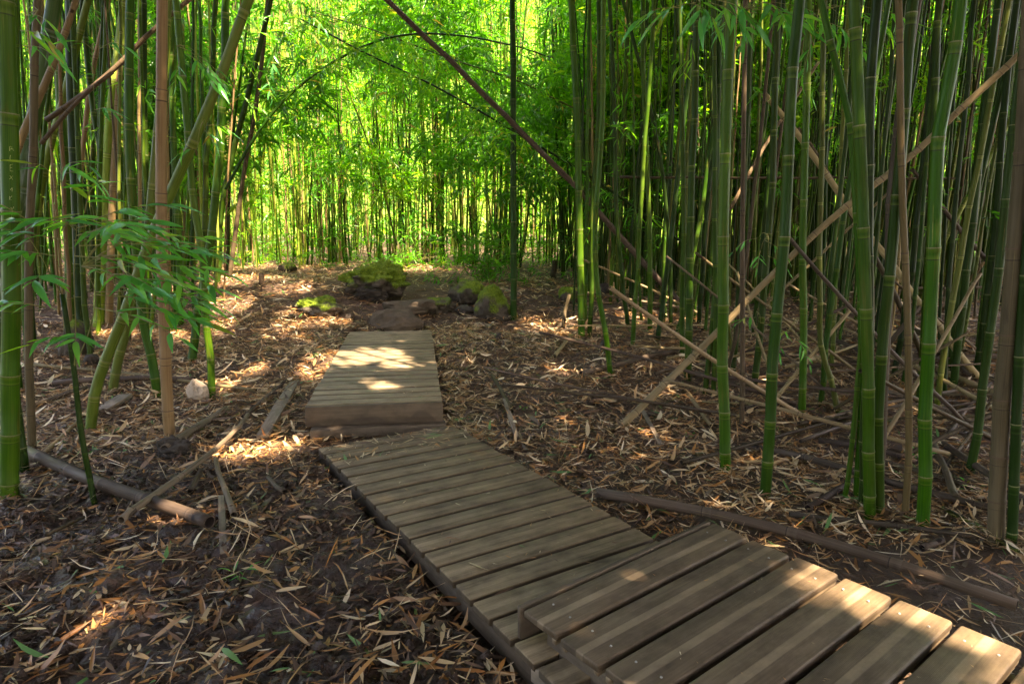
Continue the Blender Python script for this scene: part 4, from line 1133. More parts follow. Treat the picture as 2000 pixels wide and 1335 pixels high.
def fan(parent, o, d, nl, span, ls, paths, droop=0.16, spread=0.8):
    o = np.array(o); d = np.array(d, float); d /= np.linalg.norm(d)
    pts = [o, o + d * span * 0.5 + np.array([0, 0, 0.02]), o + d * span + np.array([0, 0, -droop * 0.25 * span])]
    paths.append(pts); C = catmull(pts, 6)
    side = np.cross(d, [0, 0, 1]); side /= np.linalg.norm(side) + 1e-9
    for k in range(nl):
        u = 0.25 + 0.75 * (k + random.random() * 0.6) / nl
        p = C[min(len(C) - 1, int(u * (len(C) - 1)))]
        sg = 1 if k % 2 else -1
        if k == nl - 1: dd = d + np.array([0, 0, -droop])
        else: dd = d * 0.6 + side * sg * spread * random.uniform(.5, 1.2) + np.array([0, 0, -droop * random.uniform(0.1, 1.4)]) + rng.normal(0, 0.15, 3)
        put_leaf(parent, p, dd, ls * random.uniform(0.65, 1.15))

# leafy sapling in the left foreground
b = on_ground(187, 990)
sap = empty('bamboo_sapling', b); tag(sap, 'young leafy bamboo sapling with broad green leaves in the left foreground', 'sapling')
SY = b[1]
stem = [b, at_y(168, 900, SY), at_y(150, 780, SY), at_y(140, 697, SY), at_y(121, 575, SY)]
V, F, at, nl = culm_geo(stem, 0.016, 0.013, 10, 0.22, 2, 0.002, rnd=0.2)
mk('stem', V, F, M['dark'], at, parent=sap, loc=b)
paths = []
st2 = [at_y(145, 720, SY), at_y(148, 650, SY - .05), at_y(145, 560, SY - .1), at_y(146, 500, SY - .12), at_y(150, 440, SY - .15)]
st3 = [at_y(147, 715, SY), at_y(180, 625, SY + .08), at_y(186, 570, SY + .1), at_y(165, 520, SY + .12), at_y(153, 465, SY + .15)]
st4 = [at_y(121, 575, SY), at_y(100, 540, SY - .1), at_y(80, 500, SY - .2), at_y(50, 455, SY - .25)]
paths += [st2, st3, st4]
fans = [((150, 445), (1, 0.15, 0.10), 6, .42, 0.95), ((150, 460), (0.9, -0.5, 0.05), 7, .45, 0.95), ((150, 470), (1, .5, -0.1), 7, .45, 0.9), ((148, 440), (-.9, -.3, 0.05), 6, .35, 0.9),
        ((146, 500), (1, -.2, -.15), 7, .50, 1.0), ((155, 480), (1, .2, -.05), 7, .6, 1.0), ((160, 520), (1, -.6, -.2), 6, .45, 0.95), ((186, 570), (1, -.1, -.05), 7, .6, 0.95),
        ((186, 575), (1, .4, -.25), 6, .5, 0.9), ((184, 600), (1, -.4, -.2), 7, .6, 0.9), ((80, 500), (-.7, -.7, .1), 6, .28, 0.95), ((60, 460), (-.8, -.3, .1), 5, .25, 0.9),
        ((100, 545), (.3, -.9, .05), 6, .3, 1.0), ((148, 650), (.5, -.8, -.1), 5, .22, 0.85), ((147, 660), (-.7, -.5, -.05), 4, .2, 0.8), ((150, 450), (.2, -.9, .2), 6, .35, 0.95),
        ((145, 470), (.6, .8, .15), 6, .5, 0.95), ((230, 560), (1, -.1, -.2), 6, .45, 0.9), ((240, 470), (1, .1, -.1), 6, .5, 0.9), ((255, 600), (1, -.2, -.15), 6, .45, 0.85),
        ((250, 520), (1, .1, -.25), 7, .5, 0.95), ((20, 480), (-.5, -.8, -.1), 5, .25, 1.0), ((225, 480), (.9, .3, .1), 6, .5, .95), ((120, 450), (-.2, .8, .2), 5, .3, .9),
        ((300, 570), (1, .0, -.2), 5, .35, .9), ((310, 480), (1, .0, -.15), 5, .35, .9), ((180, 430), (.8, .2, .2), 6, .4, .9), ((170, 455), (.9, -.4, .1), 6, .45, 1.05), ((200, 500), (.9, -.3, -.05), 7, .5, 1.05), ((130, 470), (-.8, -.4, .1), 6, .4, 1.0), ((110, 500), (-.9, .1, .0), 6, .35, 1.0),
        ((260, 545), (.9, -.3, -.1), 6, .45, 1.0), ((215, 535), (.8, -.5, -.1), 6, .4, 1.0), ((300, 520), (.9, .1, -.1), 6, .4, 1.0), ((165, 415), (.5, -.5, .4), 5, .3, .95), ((70, 440), (-.5, -.4, .4), 5, .3, .95), ((280, 610), (.9, -.2, -.1), 6, .4, .95), ((90, 600), (-.6, -.6, .1), 5, .25, .9)]
for (px, py), d, n_, sp, ls in fans:
    o = at_y(px, py, SY - 0.1 + random.uniform(-.15, .15))
    if px > 200: paths.append([at_y(160, 520, SY), at_y((px + 160) / 2, (py + 500) / 2 - 12, SY), o])
    if px < 40: paths.append([at_y(60, 470, SY - .2), o])
    fan(sap, o, d, n_ + 2, sp, ls * 0.96, paths)
twig_mesh(paths, 0.0036, M['twig'], sap)

def branch(label, start, fl, depth, cat='leafy twig', name='leafy_twig', ls=0.8):
    o = at_y(*start, depth); r_ = empty(name, o); tag(r_, label, cat, 'leafy twigs among the culms')
    paths = []
    for (px, py), d, n_, sp in fl:
        q = at_y(px, py, depth + random.uniform(-.1, .1)); paths.append([o, (o + q) / 2 + np.array([0, 0, .03]), q]); fan(r_, q, d, n_, sp, ls, paths, 0.5)
    twig_mesh(paths, 0.0028, M['twig'], r_); return r_
branch('drooping leaf spray at the top between two thick green bamboos', (1450, 20), [((1470, 20), (1, -.3, -.2), 7, .35), ((1480, 25), (-.8, -.4, -.3), 7, .3), ((1500, 15), (.9, .2, -.3), 7, .35), ((1510, 30), (0.3, -.8, -.3), 6, .3), ((1460, 45), (-.3, -.5, -.6), 5, .25), ((1530, 30), (.9, 0, -.1), 6, .3), ((1440, 10), (-.5, -.6, -.4), 7, .3), ((1490, 5), (.2, -.8, -.5), 7, .3), ((1545, 10), (.5, -.6, -.5), 7, .3)], 4.4, ls=0.78)
branch('large backlit leaves hanging at the top right of the clearing', (1370, -20), [((1360, 5), (-.9, -.3, -.4), 5, .3), ((1350, 5), (.6, -.3, -.6), 4, .2), ((1385, 5), (.5, -.5, -.5), 5, .25), ((1330, 15), (-.9, 0, -.2), 5, .25), ((1400, 0), (.7, -.4, -.5), 6, .25), ((1365, 0), (-.1, -.7, -.6), 5, .2)], 3.6, ls=0.9)
branch('leaf spray beside the straight frilled-foot bamboo top', (1600, 20), [((1600, 40), (.6, -.5, -.5), 6, .3), ((1620, 60), (.9, .1, -.4), 6, .3), ((1590, 70), (-.3, -.3, -.8), 5, .3), ((1640, 30), (.8, -.3, -.3), 6, .3), ((1660, 20), (.7, -.5, -.5), 6, .3), ((1720, 20), (.7, -.4, -.5), 6, .3)], 4.6, ls=0.8)
branch('bluish leaf spray hanging left of the pale-edged bamboo, upper one', (1500, 460), [((1480, 465), (-.8, -.3, -.3), 6, .25), ((1495, 470), (.5, -.5, -.5), 6, .25), ((1485, 490), (-.3, -.6, -.6), 5, .2), ((1500, 500), (.7, -.2, -.5), 5, .2)], 5.0, ls=0.5)
branch('leaf spray low right of the pale-edged bamboo', (1560, 620), [((1545, 640), (-.7, -.4, -.5), 6, .25), ((1550, 655), (.3, -.6, -.7), 6, .25), ((1530, 670), (-.4, -.3, -.8), 5, .2)], 4.9, ls=0.55)
branch('small leaf spray low left of the pale-edged bamboo', (1480, 610), [((1475, 620), (-.8, -.4, -.1), 5, .2), ((1485, 630), (.8, -.3, -.3), 5, .22)], 4.9, ls=0.5)
branch('leaf spray across the dark upright bamboo at upper left', (75, 20), [((50, 30), (.8, -.4, -.3), 5, .25), ((40, 60), (.8, -.3, -.3), 6, .25), ((45, 90), (.9, -.2, -.3), 5, .22)], 3.4, ls=0.7)
branch('leaf spray right of the carved bamboo', (100, 330), [((105, 345), (-.7, -.4, .6), 3, .12), ((115, 335), (.9, -.3, .2), 5, .2), ((120, 340), (.9, -.1, -.1), 4, .2)], 3.3, ls=0.75)
branch('leaf spray hanging right of the tan dead pole', (345, 90), [((365, 105), (.7, -.4, -.6), 6, .3), ((390, 110), (.7, -.2, -.7), 6, .3), ((350, 120), (.1, -.6, -.8), 5, .25), ((400, 130), (.6, -.4, -.6), 5, .25)], 4.8, ls=0.72)
branch('leaf twig at mid height right of the tan dead pole', (395, 240), [((405, 245), (.9, -.2, -.2), 5, .22), ((400, 255), (.5, -.4, -.6), 4, .2), ((385, 290), (-.5, -.4, -.3), 4, .2)], 4.8, ls=0.62)
branch('leaf pair by the sunlit pale culm', (180, 90), [((195, 95), (.9, -.2, .1), 4, .2), ((185, 100), (-.4, -.4, .2), 3, .15), ((185, 215), (.8, -.3, -.1), 4, .2)], 4.6, ls=0.7)
branch('leaf spray at the upper left above the clearing', (560, 20), [((590, 25), (.8, -.3, -.5), 7, .35), ((560, 60), (.3, -.5, -.8), 7, .3), ((600, 60), (.7, -.2, -.7), 7, .35), ((540, 90), (-.1, -.4, -.9), 6, .3), ((520, 150), (.3, -.4, -.8), 6, .3)], 8.0, ls=0.8)
for px, py, sc_, lb in ((470, 1140, .8, 'tiny green seedling in the near mud'), (265, 715, .75, 'tiny leafy seedling behind the dark straight pole'), (1790, 900, .9, 'green seedling at the foot of the slim tan cane'), (1895, 965, .9, 'green seedling by the massive brown bamboo'),
                        (1020, 805, .5, 'small green sprout right of the far section'), (1290, 800, .5, 'green sprout in the litter behind the long slanting pole'), (1345, 860, .55, 'green sprout left of the thick tan-scuffed bamboo')):
    p = on_ground(px, py); r_ = empty('seedling', p); tag(r_, lb, 'seedling', 'small seedlings')
    paths = []
    for k in range(3): fan(r_, p + np.array([0, 0, 0.01]), (math.cos(k * 2.1 + px), math.sin(k * 2.1 + px), 0.9), 3, 0.10 * sc_, 0.42 * sc_, paths, 0.3)
    twig_mesh(paths, 0.002, M['twig'], r_)

# bushes at the clearing's back
def bush(label, px, py, wpx, hpx, n_, ls):
    p = on_ground(px, py); k = p[1] / FPX
    r_ = empty('leafy_bush', p); tag(r_, label, 'bush', 'bushes at the clearing edge')
    O = p + np.stack([rng.normal(0, wpx * k * 0.35, n_), rng.normal(0, wpx * k * 0.25, n_), hpx * k * rng.random(n_) ** 1.2], 1)
    V, F, R_ = sprays(O, dirs(n_, 0.3), 9, 0.25, ls, 0.15)
    mk('leaves', V, F, M['leaf'], {'rnd': np.clip(R_ * 0.8, 0, 1)}, smooth=False, parent=r_, loc=p)
    twig_mesh([[p, (p + q) / 2 + rng.normal(0, .05, 3), q] for q in O[::max(1, n_ // 25)]], 0.005, M['twig'], r_, 'stems')
bush('dense leafy bush behind the round mossy boulder', 955, 552, 150, 120, 130, 0.16)
bush('low fresh green bush left of the big mossy boulder', 655, 512, 50, 70, 40, 0.15)
bush('leafy bush at the foot of the left rear stand', 530, 500, 90, 130, 90, 0.16)
bush('leafy bush under the far grove, left of the dense one', 790, 522, 120, 110, 90, 0.16)
bush('fern-like tuft growing on the big mossy boulder', 712, 520, 60, 30, 25, 0.10)

# ------------------------------------------------------------------ rocks
def rock(label, box, mat, flat=1.0, depth=0.8, seed=0, sub=5, moss=0.5, rough=0.22, name='rock', cat='rock', group='rocks by the path', sharp=0.0, cuts=9, lift=0.0):
    x0, y0, x1, y1 = box
    p = on_ground((x0 + x1) / 2, y1)
    k = (p[1]) / FPX
    wx = (x1 - x0) * k; hz = (y1 - y0) * k * flat
    bm = bmesh.new(); bmesh.ops.create_icosphere(bm, subdivisions=sub, radius=1.0)
    V = np.array([v.co[:] for v in bm.verts]); F = np.array([[v.index for v in f.verts] for f in bm.faces]); bm.free()
    # blocky: cut with a few random planes
    rs = np.random.default_rng(seed + 100)
    for j in range(cuts):
        nrm = rs.normal(0, 1, 3); nrm /= np.linalg.norm(nrm); d = rs.uniform(0.62, 0.92)
        ex = np.maximum(0, V @ nrm - d); V = V - nrm * (ex * (0.75 + sharp * 0.25))[:, None]
    N = V / np.linalg.norm(V, axis=1)[:, None]
    q = V * 1.7 + seed * 3.7
    V = V + N * ((vn3(q[:, 0], q[:, 1], q[:, 2], seed) - 0.5) * rough * 1.6)[:, None]
    q = V * 5 + seed; V = V + N * ((vn3(q[:, 0], q[:, 1], q[:, 2], seed + 1) - 0.5) * rough * 1.0)[:, None]
    q = V * 14 + seed; V = V + N * ((vn3(q[:, 0], q[:, 1], q[:, 2], seed + 2) - 0.5) * rough * 0.2)[:, None]
    mo = np.clip(N[:, 2] * 0.7 + 0.25 + (vn3(V[:, 0] * 2.2 + 9, V[:, 1] * 2.2, V[:, 2] * 2.2, seed + 7) - 0.5) * 1.1, 0, 1) * moss * 2
    q = V * 26; V = V + N * (np.clip(mo, 0, 1) * vn3(q[:, 0], q[:, 1], q[:, 2], seed + 9) * 0.13)[:, None]
    V = V - (V.max(0) + V.min(0)) / 2
    V = V / (V.max(0) - V.min(0)) * np.array([wx, wx * depth, hz * 1.25])
    V[:, 2] += hz * 1.25 / 2 - hz * 0.25
    V += np.array([p[0], p[1] + wx * depth * 0.3, p[2] + lift])
    o = mk(name, V, F, mat, {'moss': np.clip(mo, 0, 1)}, loc=p)
    tag(o, label, cat, group); return o
rock('big mossy boulder left of the trail', (655, 506, 800, 590), M['rock_moss'], 1.0, 0.8, 1, 6, 0.58, 0.48)
rock('rough bare lump at the foot of the big mossy boulder', (684, 548, 760, 592), M['rock_dark'], 1.0, 0.7, 14, 5, 0.3, 0.3)
rock('flat muddy step stone just behind the far section', (708, 598, 828, 646), M['rock_slab'], 0.8, 0.8, 2, 5, 0.05, 0.16, sharp=1, lift=0.02, cuts=20)
rock('flat step slab above the first step stone', (742, 584, 858, 622), M['rock_slab'], 0.8, 0.7, 3, 5, 0.08, 0.16, sharp=1, lift=0.04, cuts=20)
rock('low mossy rock between the step slab and the boulders', (818, 574, 890, 612), M['rock_moss'], 0.8, 0.9, 34, 5, 0.3, 0.3, cuts=5)
rock('dark mossy boulder behind the round one', (872, 546, 950, 596), M['rock_moss'], 1.0, 0.9, 35, 5, 0.42, 0.3, cuts=4)
rock('round mossy boulder beside the solitary bamboo', (922, 556, 1004, 626), M['rock_moss'], 1.0, 0.95, 6, 6, 0.44, 0.20, cuts=3)
rock('small rough rock in front of the dark mossy boulder', (886, 590, 926, 616), M['rock_dark'], 0.8, 0.8, 37, 4, 0.2, 0.3, cuts=4)
rock('mossy mound stone on the left bank', (560, 556, 668, 618), M['rock_moss'], 0.62, 0.9, 8, 6, 0.62, 0.30)
rock('small dark rock on top of the left bank', (542, 511, 580, 532), M['rock_moss'], 1.0, 0.8, 9, 4, 0.35, 0.2)
rock('moss-topped small rock right of the solitary bamboo', (1088, 560, 1134, 594), M['rock_moss'], 1.0, 0.9, 10, 5, 0.55, 0.2)
rock('grey small rock farther right of the moss-topped one', (1168, 552, 1194, 578), M['rock_dark'], 1.0, 0.9, 11, 4, 0.1, 0.2)
rock('pale flat stone standing left beside the dappled bamboo', (362, 738, 408, 788), M['rock_pale'], 1.0, 0.5, 12, 5, 0.0, 0.12, sharp=1)
rock('clod of wet mud around the foot of the tan dead bamboo', (296, 846, 372, 898), M['rock_dark'], 0.9, 0.8, 13, 5, 0.0, 0.35, 'mud_clod', 'mud')
rock('dim mossy rock behind the young sapling', (110, 620, 180, 700), M['rock_moss'], 1.0, 0.8, 15, 5, 0.3, 0.2)
rock('small stone left of the sapling stem', (160, 690, 190, 718), M['rock_dark'], 1.0, 0.8, 16, 4, 0.0, 0.2)
rock('small dark stone on the slope left of the step stone', (672, 612, 690, 626), M['rock_dark'], 1.0, 0.8, 17, 4, 0.0, 0.2)
rock('small brown stone in the litter left of the far section', (580, 664, 612, 678), M['rock_slab'], 1.0, 0.8, 18, 4, 0.0, 0.2)
rock('black pebble at the left foot of the far section', (578, 842, 594, 862), M['rock_dark'], 1.0, 0.8, 19, 4, 0.0, 0.15)
rock('dark stone in the litter right of the far section', (966, 650, 986, 668), M['rock_dark'], 1.0, 0.8, 20, 4, 0.0, 0.2)
rock('pair-side stone by the fallen dark pole', (1168, 660, 1192, 690), M['rock_dark'], 1.0, 0.8, 21, 4, 0.1, 0.2)

# cut stump on the left bank
b = on_ground(511, 560)
V, F, at, nl = culm_geo([b - np.array([0, 0, .05]), b + np.array([0.01, 0, .20])], 0.04, 0.037, 12, 0.12, 2, 0.0, hollow=True, rnd=.3)
tag(mk('bamboo_stump', V, F, M['grey'], at, loc=b), 'short cut bamboo stump on the left bank', 'stump')
b = on_ground(1080, 545)
V, F, at, nl = culm_geo([b - np.array([0, 0, .05]), b + np.array([0.03, 0, .35])], 0.06, 0.045, 12, 0.12, 2, 0.01, hollow=True, rnd=.6)
tag(mk('bamboo_stump', V, F, M['brown'], at, loc=b), 'broken brown stump in the litter right of the solitary bamboo', 'stump')

# root fringes at the feet of near culms
def fringe(label, px, py, rad, n_=46):
    p = on_ground(px, py); r_ = empty('root_fringe', p); tag(r_, label, 'roots', 'root fringes at bamboo feet')
    paths = []
    for k in range(n_):
        a = 2 * math.pi * k / n_ + random.uniform(-.1, .1); d = np.array([math.cos(a), math.sin(a), 0])
        h = random.uniform(0.03, 0.09)
        paths.append([p + d * rad * 0.95 + np.array([0, 0, h]), p + d * (rad * 1.25) + np.array([0, 0, h * .5]), p + d * (rad * random.uniform(1.4, 1.9)) + np.array([0, 0, -.015])])
    twig_mesh(paths, 0.0022, M['root'], r_, 'roots')
fringe('root fringe at the foot of the carved bamboo', 16, 972, 0.052)
fringe('root fringe at the foot of the front clump', 1680, 1000, 0.045, 60)
fringe('root fringe around the straight frilled-foot bamboo', 1567, 812, 0.036)
fringe('root fringe under the bent-foot bamboo', 1195, 735, 0.034)
fringe('root fringe under the brown-footed leaning bamboo', 376, 705, 0.05)
fringe('root fringe under the solitary bamboo', 1003, 622, 0.05)

# carved letters on the leftmost culm
LET = [[(20.5, 295), (21.5, 286), (26, 288)], [(23, 289), (29.5, 295)], [(21.5, 291.5), (28.5, 290)], [(22, 303), (21.6, 312), (24, 315), (27, 316.5)], [(21.5, 322), (21.2, 334)], [(21.5, 322), (27.5, 321)], [(21.5, 328), (26, 327.5)], [(21.2, 334), (28, 334.5)],
       [(20, 350), (27.5, 343)], [(21, 343), (27, 351)], [(25.5, 367), (22, 371), (27, 371.5)], [(25.8, 367), (25.2, 375)], [(20, 383), (20, 391)], [(25, 383), (20.5, 388), (24, 391)], [(23, 405), (25.5, 411), (24, 424)], [(28.5, 404), (25.5, 411)]]
root = L1
cy = float(np.interp(1.9, [L1P[0][2], L1P[4][2]], [L1P[0][1], L1P[4][1]]))
paths = []
Cc = catmull(L1P)
for s in LET:
    P = []
    for px, py in s:
        px = px * 0.95 - 0.5
        q = at_y(px, py, cy)
        cx = np.interp(q[2], Cc[:, 2], Cc[:, 0]); yc = np.interp(q[2], Cc[:, 2], Cc[:, 1]); rr = L1r * np.interp(q[2], [0, 9], [1, .55])
        for _ in range(3):
            dx = np.clip((q[0] - cx) / rr, -0.92, 0.92)
            q = at_y(px, py, yc - rr * math.sqrt(1 - dx * dx) - 0.0006)
        P.append(q)
    paths.append(P)
o = twig_mesh(paths, 0.0011, M['carve'], root, 'carved_letters')
o['label'] = 'thin pale letters ALEX carved down the green stem'

# ------------------------------------------------------------------ leaf litter
def scatter(n, xr, yr, fn):
    x = rng.uniform(*xr, n); y = rng.uniform(*yr, n)
    keep = ~in_deck(x, y, 0.0) & (rng.random(n) < fn(x, y))
    x, y = x[keep], y[keep]
    px = CX + FPX * x / np.maximum(y, 0.5)
    k2 = (px > -250) & (px < 2250)
    return x[k2], y[k2]

def litter_geo(x, y, L, W, rn, up=0.02, low=0):
    n = len(x); a = rng.uniform(0, 2 * np.pi, n)
    tilt = rng.normal(0, 0.20, n)
    z = gfun(x, y)
    d = np.stack([np.cos(a) * np.cos(tilt), np.sin(a) * np.cos(tilt), np.sin(tilt)], 1)
    s = np.stack([-np.sin(a), np.cos(a), rng.normal(0, 0.35, n)], 1); s /= np.linalg.norm(s, axis=1)[:, None]
    nn = np.cross(d, s)
    c = np.stack([x, y, z + up * rng.random(n) + 0.35 * L * np.abs(np.sin(tilt)) + 0.004], 1)
    curl = rng.normal(0, 0.10, n)
    V = []
    for t, wf in ((-0.5, 0.12), (-0.2, 1.0), (0.15, 0.9), (0.5, 0.06)):
        m = c + d * (t * L)[:, None] + nn * (curl * L * 4 * t * t)[:, None]
        V += [m + s * (W * wf * 0.5)[:, None], m - s * (W * wf * 0.5)[:, None]]
    if low:
        V = np.stack([V[0], V[2], V[6], V[3]], 1).reshape(-1, 3)
        return V, (np.arange(n)[:, None] * 4 + np.array([[0, 1, 2, 3]])), np.repeat(rn, 4)
    V = np.stack(V, 1).reshape(-1, 3)
    i = np.arange(n)[:, None] * 8
    F = np.concatenate([i + np.array([[k * 2, k * 2 + 1, k * 2 + 3, k * 2 + 2]]) for k in range(3)], 0)
    return V, F, np.repeat(rn, 8)
LP = []
def tone(n, mode):
    u = rng.random(n)
    if mode == 'mud': r_ = np.where(u < 0.35, rng.uniform(0, 0.25, n), np.where(u < 0.75, rng.uniform(0.2, 0.55, n), rng.uniform(0.5, 0.93, n)))
    else: r_ = np.where(u < 0.36, rng.uniform(0, 0.24, n), np.where(u < 0.58, rng.uniform(0.24, 0.5, n), rng.uniform(0.5, 0.955, n)))
    return np.where(rng.random(n) < 0.03, rng.uniform(0.975, 1, n), r_)
# near mud: sparse large leaves
x, y = scatter(2600, (-3.6, 0.9), (1.2, 5.0), lambda x, y: 0.25 + 0.75 * (fbm2(x * 1.2, y * 1.2, 2, 77) > 0.45))
n = len(x); L = rng.uniform(0.05, 0.17, n); LP.append(litter_geo(x, y, L, L * rng.uniform(0.09, 0.18, n), tone(n, 'mud'), 0.015))
# small crumbs in the mud
x, y = scatter(9000, (-3.6, 0.9), (1.2, 5.2), lambda x, y: 0.3 + 0.7 * vn2(x * 2, y * 2, 5))
n = len(x); L = rng.uniform(0.015, 0.06, n); LP.append(litter_geo(x, y, L, L * rng.uniform(0.12, 0.35, n), tone(n, 'mud'), 0.01))
# older, darker, broken layer underneath
x, y = scatter(26000, (-3.8, 1.0), (1.2, 5.6), lambda x, y: 0.2 + 0.8 * sstep((fbm2(x * 1.4, y * 1.4, 3, 66) - 0.40) / 0.2))
n = len(x); L = rng.uniform(0.02, 0.11, n); LP.append(litter_geo(x, y, L, L * rng.uniform(0.08, 0.25, n), np.clip(rng.normal(0.17, 0.14, n), 0, .7), 0.02, 1))
# fine straw mat
x, y = scatter(70000, (-6.0, 6.0), (3.0, 9.0), lambda x, y: sstep((y - 3.4 + np.where(x > -0.2, 1.6, 0)) / 1.2) * (0.35 + 0.65 * sstep((fbm2(x * 2, y * 2, 3, 59) - 0.35) / 0.25)))
n = len(x); L = rng.uniform(0.02, 0.09, n); LP.append(litter_geo(x, y, L, L * rng.uniform(0.05, 0.16, n), np.where(rng.random(n) < .6, rng.uniform(0.0, 0.3, n), rng.uniform(0.35, .95, n)), 0.05, 1))
# shed culm sheaths, broader and stiffer
x, y = scatter(1500, (-6, 6), (3.4, 10), lambda x, y: 1 - 0.9 * muddy(x, y))
n = len(x); L = rng.uniform(0.08, 0.26, n); LP.append(litter_geo(x, y, L, rng.uniform(0.016, 0.045, n), np.where(rng.random(n) < .4, rng.uniform(.1, .3, n), rng.uniform(.55, .95, n)), 0.06))
# litter heaped against the culm feet
bx = np.array(feet); kk = np.repeat(np.arange(len(bx)), 26); aa = rng.uniform(0, 2 * np.pi, len(kk)); rr = 0.03 + 0.16 * rng.random(len(kk)) ** 1.5
x = bx[kk, 0] + np.cos(aa) * rr; y = bx[kk, 1] + np.sin(aa) * rr
ok = (y < 9.5) & ~in_deck(x, y, 0.0); x, y, rr = x[ok], y[ok], rr[ok]
n = len(x); L = rng.uniform(0.04, 0.13, n); V, F, r_ = litter_geo(x, y, L, L * rng.uniform(0.07, 0.18, n), tone(n, 'dry'), 0.02)
V[:, 2] += np.repeat(0.05 * (1 - rr / 0.19), 8); LP.append((V, F, r_))
# loose straws and stems
x, y = scatter(5200, (-4.5, 5.0), (1.2, 8.0), lambda x, y: 0.6)
n = len(x); L = rng.uniform(0.08, 0.30, n); LP.append(litter_geo(x, y, L, rng.uniform(0.003, 0.007, n), np.clip(rng.normal(0.65, 0.2, n), 0, .95), 0.035))
# deep litter right of the path and everywhere farther
x, y = scatter(52000, (-0.6, 6.0), (1.6, 8.2), lambda x, y: np.where(y > 4.6 - 0.75 * (x + 0.3), 1.0, 0.5) * (0.45 + 0.55 * sstep((fbm2(x * 1.5, y * 1.5, 3, 9) - 0.35) / 0.2)))
n = len(x); L = 0.03 + 0.13 * rng.random(n) ** 1.3; LP.append(litter_geo(x, y, L, L * rng.uniform(0.06, 0.15, n), tone(n, 'dry'), 0.045))
x, y = scatter(30000, (-6.5, -0.4), (4.4, 8.6), lambda x, y: sstep((y - 3.9) / 1.0) * (0.4 + 0.6 * sstep((fbm2(x * 1.5, y * 1.5, 3, 19) - 0.35) / 0.2)))
n = len(x); L = rng.uniform(0.04, 0.15, n); LP.append(litter_geo(x, y, L, L * rng.uniform(0.06, 0.16, n), tone(n, 'dry'), 0.04))
def trail(x, y):
    t = np.exp(-((x + 1.55 - 0.12 * (y - 8.2)) / 0.55) ** 2) * (y > 8.2)
    return 1 - 0.75 * t
x, y = scatter(46000, (-10, 10), (8.2, 15.5), lambda x, y: trail(x, y) * (0.5 + 0.5 * sstep((fbm2(x * 1.2, y * 1.2, 3, 29) - 0.35) / 0.2)))
n = len(x); L = rng.uniform(0.06, 0.18, n); LP.append(litter_geo(x, y, L, L * rng.uniform(0.08, 0.2, n), tone(n, 'dry'), 0.04, 1))
# bits lying on the planks, thickest where the sections meet
def deck_bits(n, O, U, W, V, L, z, lo, hi, p=1.0):
    a = rng.uniform(0.02, W - 0.02, n); b = L * rng.random(n) ** p
    q = O + a[:, None] * U + b[:, None] * V
    Ls = lo + (hi - lo) * rng.random(n) ** 2
    G_, F_, R_ = litter_geo(q[:, 0], q[:, 1], Ls, Ls * rng.uniform(0.06, 0.2, n), np.where(rng.random(n) < .5, rng.uniform(0, .3, n), rng.uniform(.4, 1, n)), 0.004, 1)
    G_ = G_.reshape(-1, 4, 3); zc = G_[:, :, 2].mean(1); G_[:, :, 2] = z + 0.004 + np.clip((G_[:, :, 2] - zc[:, None]) * 0.25, -0.003, 0.02)
    LP.append((G_.reshape(-1, 3), F_, R_))
deck_bits(230, LD_O - LD_V * 0.12, LD_U, LD_W, LD_V, 0.38, LD_Z, 0.02, 0.15, 1.6)
deck_bits(260, LD_O, LD_U, LD_W, LD_V, 2.2, LD_Z, 0.008, 0.05)
deck_bits(160, UD_O, UD_U, UD_W, UD_V, UD_L, UD_Z, 0.01, 0.07)
deck_bits(120, ND_O, ND_U, ND_W, ND_V, ND_L, ND_Z, 0.006, 0.03)
off = 0; Vs, Fs, Rs = [], [], []
for V, F, r_ in LP:
    Vs.append(V); Fs.append(F + off); Rs.append(r_); off += len(V)
lit = mk('leaf_litter', np.vstack(Vs), np.vstack(Fs), M['litter'], {'rnd': np.concatenate(Rs)}, smooth=False)
tag(lit, 'dry bamboo leaf litter strewn over the forest floor', 'leaf litter', kind='stuff')
print('litter leaves', off // 8)

# the largest near leaves: single pieces of the ground
LG = [leaf_mesh(0.16, 0.018, f, b_, t, M['litter_obj']) for f, b_, t in ((0.1, 0.1, 0.2), (0.3, -0.15, -0.5), (-0.1, 0.2, 0.9), (0.5, -0.1, 0.1), (0.2, 0.25, -1.2))]
cnt = 0
while cnt < 290:
    px, py = rng.uniform(-10, 1010), 1335 - 420 * rng.random() ** 1.4
    if cnt > 250: px, py = rng.uniform(1100, 1990), rng.uniform(880, 1150)
    p = on_ground(px, py, 0.015)
    if in_deck(np.array([p[0]]), np.array([p[1]]), 0.03)[0]: continue
    z = float(gfun(p[0], p[1])) + 0.006
    a = random.uniform(0, 2 * math.pi); t = random.gauss(0.08, 0.13)
    put_leaf(ground, (p[0], p[1], z + 0.05 * abs(t)), (math.cos(a), math.sin(a), t), random.uniform(0.4, 1.05), data=random.choice(LG)); cnt += 1
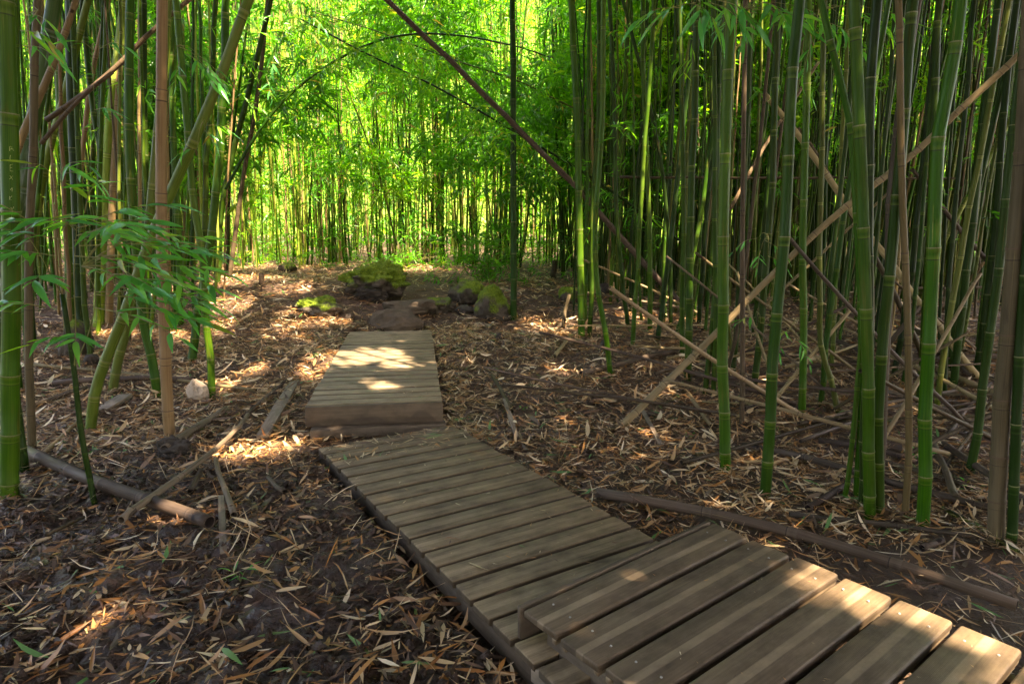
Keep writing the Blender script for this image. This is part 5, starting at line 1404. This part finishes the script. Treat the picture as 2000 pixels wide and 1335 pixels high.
# crumbs of mud
n = 26000
x, y = scatter(n, (-3.6, 1.2), (1.2, 5.0), lambda x, y: muddy(x, y) * (0.25 + 0.75 * sstep((fbm2(x * 2.2, y * 2.2, 3, 55) - 0.42) / 0.12)))
n = len(x)
oc = np.array([[1, 0, 0], [-1, 0, 0], [0, 1, 0], [0, -1, 0], [0, 0, 1], [0, 0, -1.0]])
of = np.array([[0, 2, 4], [2, 1, 4], [1, 3, 4], [3, 0, 4], [2, 0, 5], [1, 2, 5], [3, 1, 5], [0, 3, 5]])
sz = 0.005 + 0.024 * rng.random(n) ** 2.5
V = oc[None] * rng.uniform(0.6, 1.3, (n, 6, 1)) + rng.normal(0, 0.25, (n, 6, 3))
V = V * sz[:, None, None] + np.stack([x, y, gfun(x, y) + sz * 0.35], 1)[:, None, :]
cr = mk('mud_crumbs', V.reshape(-1, 3), (np.arange(n)[:, None, None] * 6 + of[None]).reshape(-1, 3), M['ground'], {'mud': np.full(n * 6, 0.9)}, smooth=True)
tag(cr, 'loose crumbs of churned dark mud beside the low section', 'mud', kind='stuff')
# a few leaves resting on the planks
for px, py, zd, an, s_, lb in ((772, 1085, LD_Z, -0.9, 0.8, 'narrow dark leaf lying across two planks of the low section'), (915, 1100, LD_Z, -0.9, .95, 'green dry leaf lying on the low section near the step'),
                               (965, 1165, LD_Z, .5, .6, 'tan leaf tip at the edge of the low section'), (870, 1052, LD_Z, 0.0, .6, 'thin straw on a plank of the low section'), (815, 778, UD_Z, .4, .3, 'tiny leaf on the far section, middle right'),
                               (825, 665, UD_Z, .8, .3, 'tiny leaf on the far section near its end'), (700, 868, LD_Z, .5, .8, 'orange leaf lying where the low section starts'), (760, 862, LD_Z, .2, .9, 'tan leaf lying before the fascia of the far section'),
                               (830, 858, LD_Z, .3, .8, 'greenish leaf lying before the fascia of the far section'), (1290, 1120, LD_Z + 0.01, .3, .5, 'curled leaf wedged between two near planks'), (1050, 1190, LD_Z, .9, .7, 'orange leaf at the open end of the step')):
    d = ray(px, py); p = np.array([0, 0, CH]) + d * ((CH - zd) / -d[2])
    o = put_leaf(None, (p[0], p[1], zd + 0.006), (math.cos(an), math.sin(an), 0.04), s_, data=random.choice(LG), name='fallen_leaf')
    tag(o, lb, 'leaf', 'leaves lying on the planks')
print('objects', len(bpy.data.objects), 'tris', sum(sum(max(0, p.loop_total - 2) for p in m_.polygons) if len(m_.polygons) < 3000 else len(m_.polygons) * 2 for m_ in bpy.data.meshes))
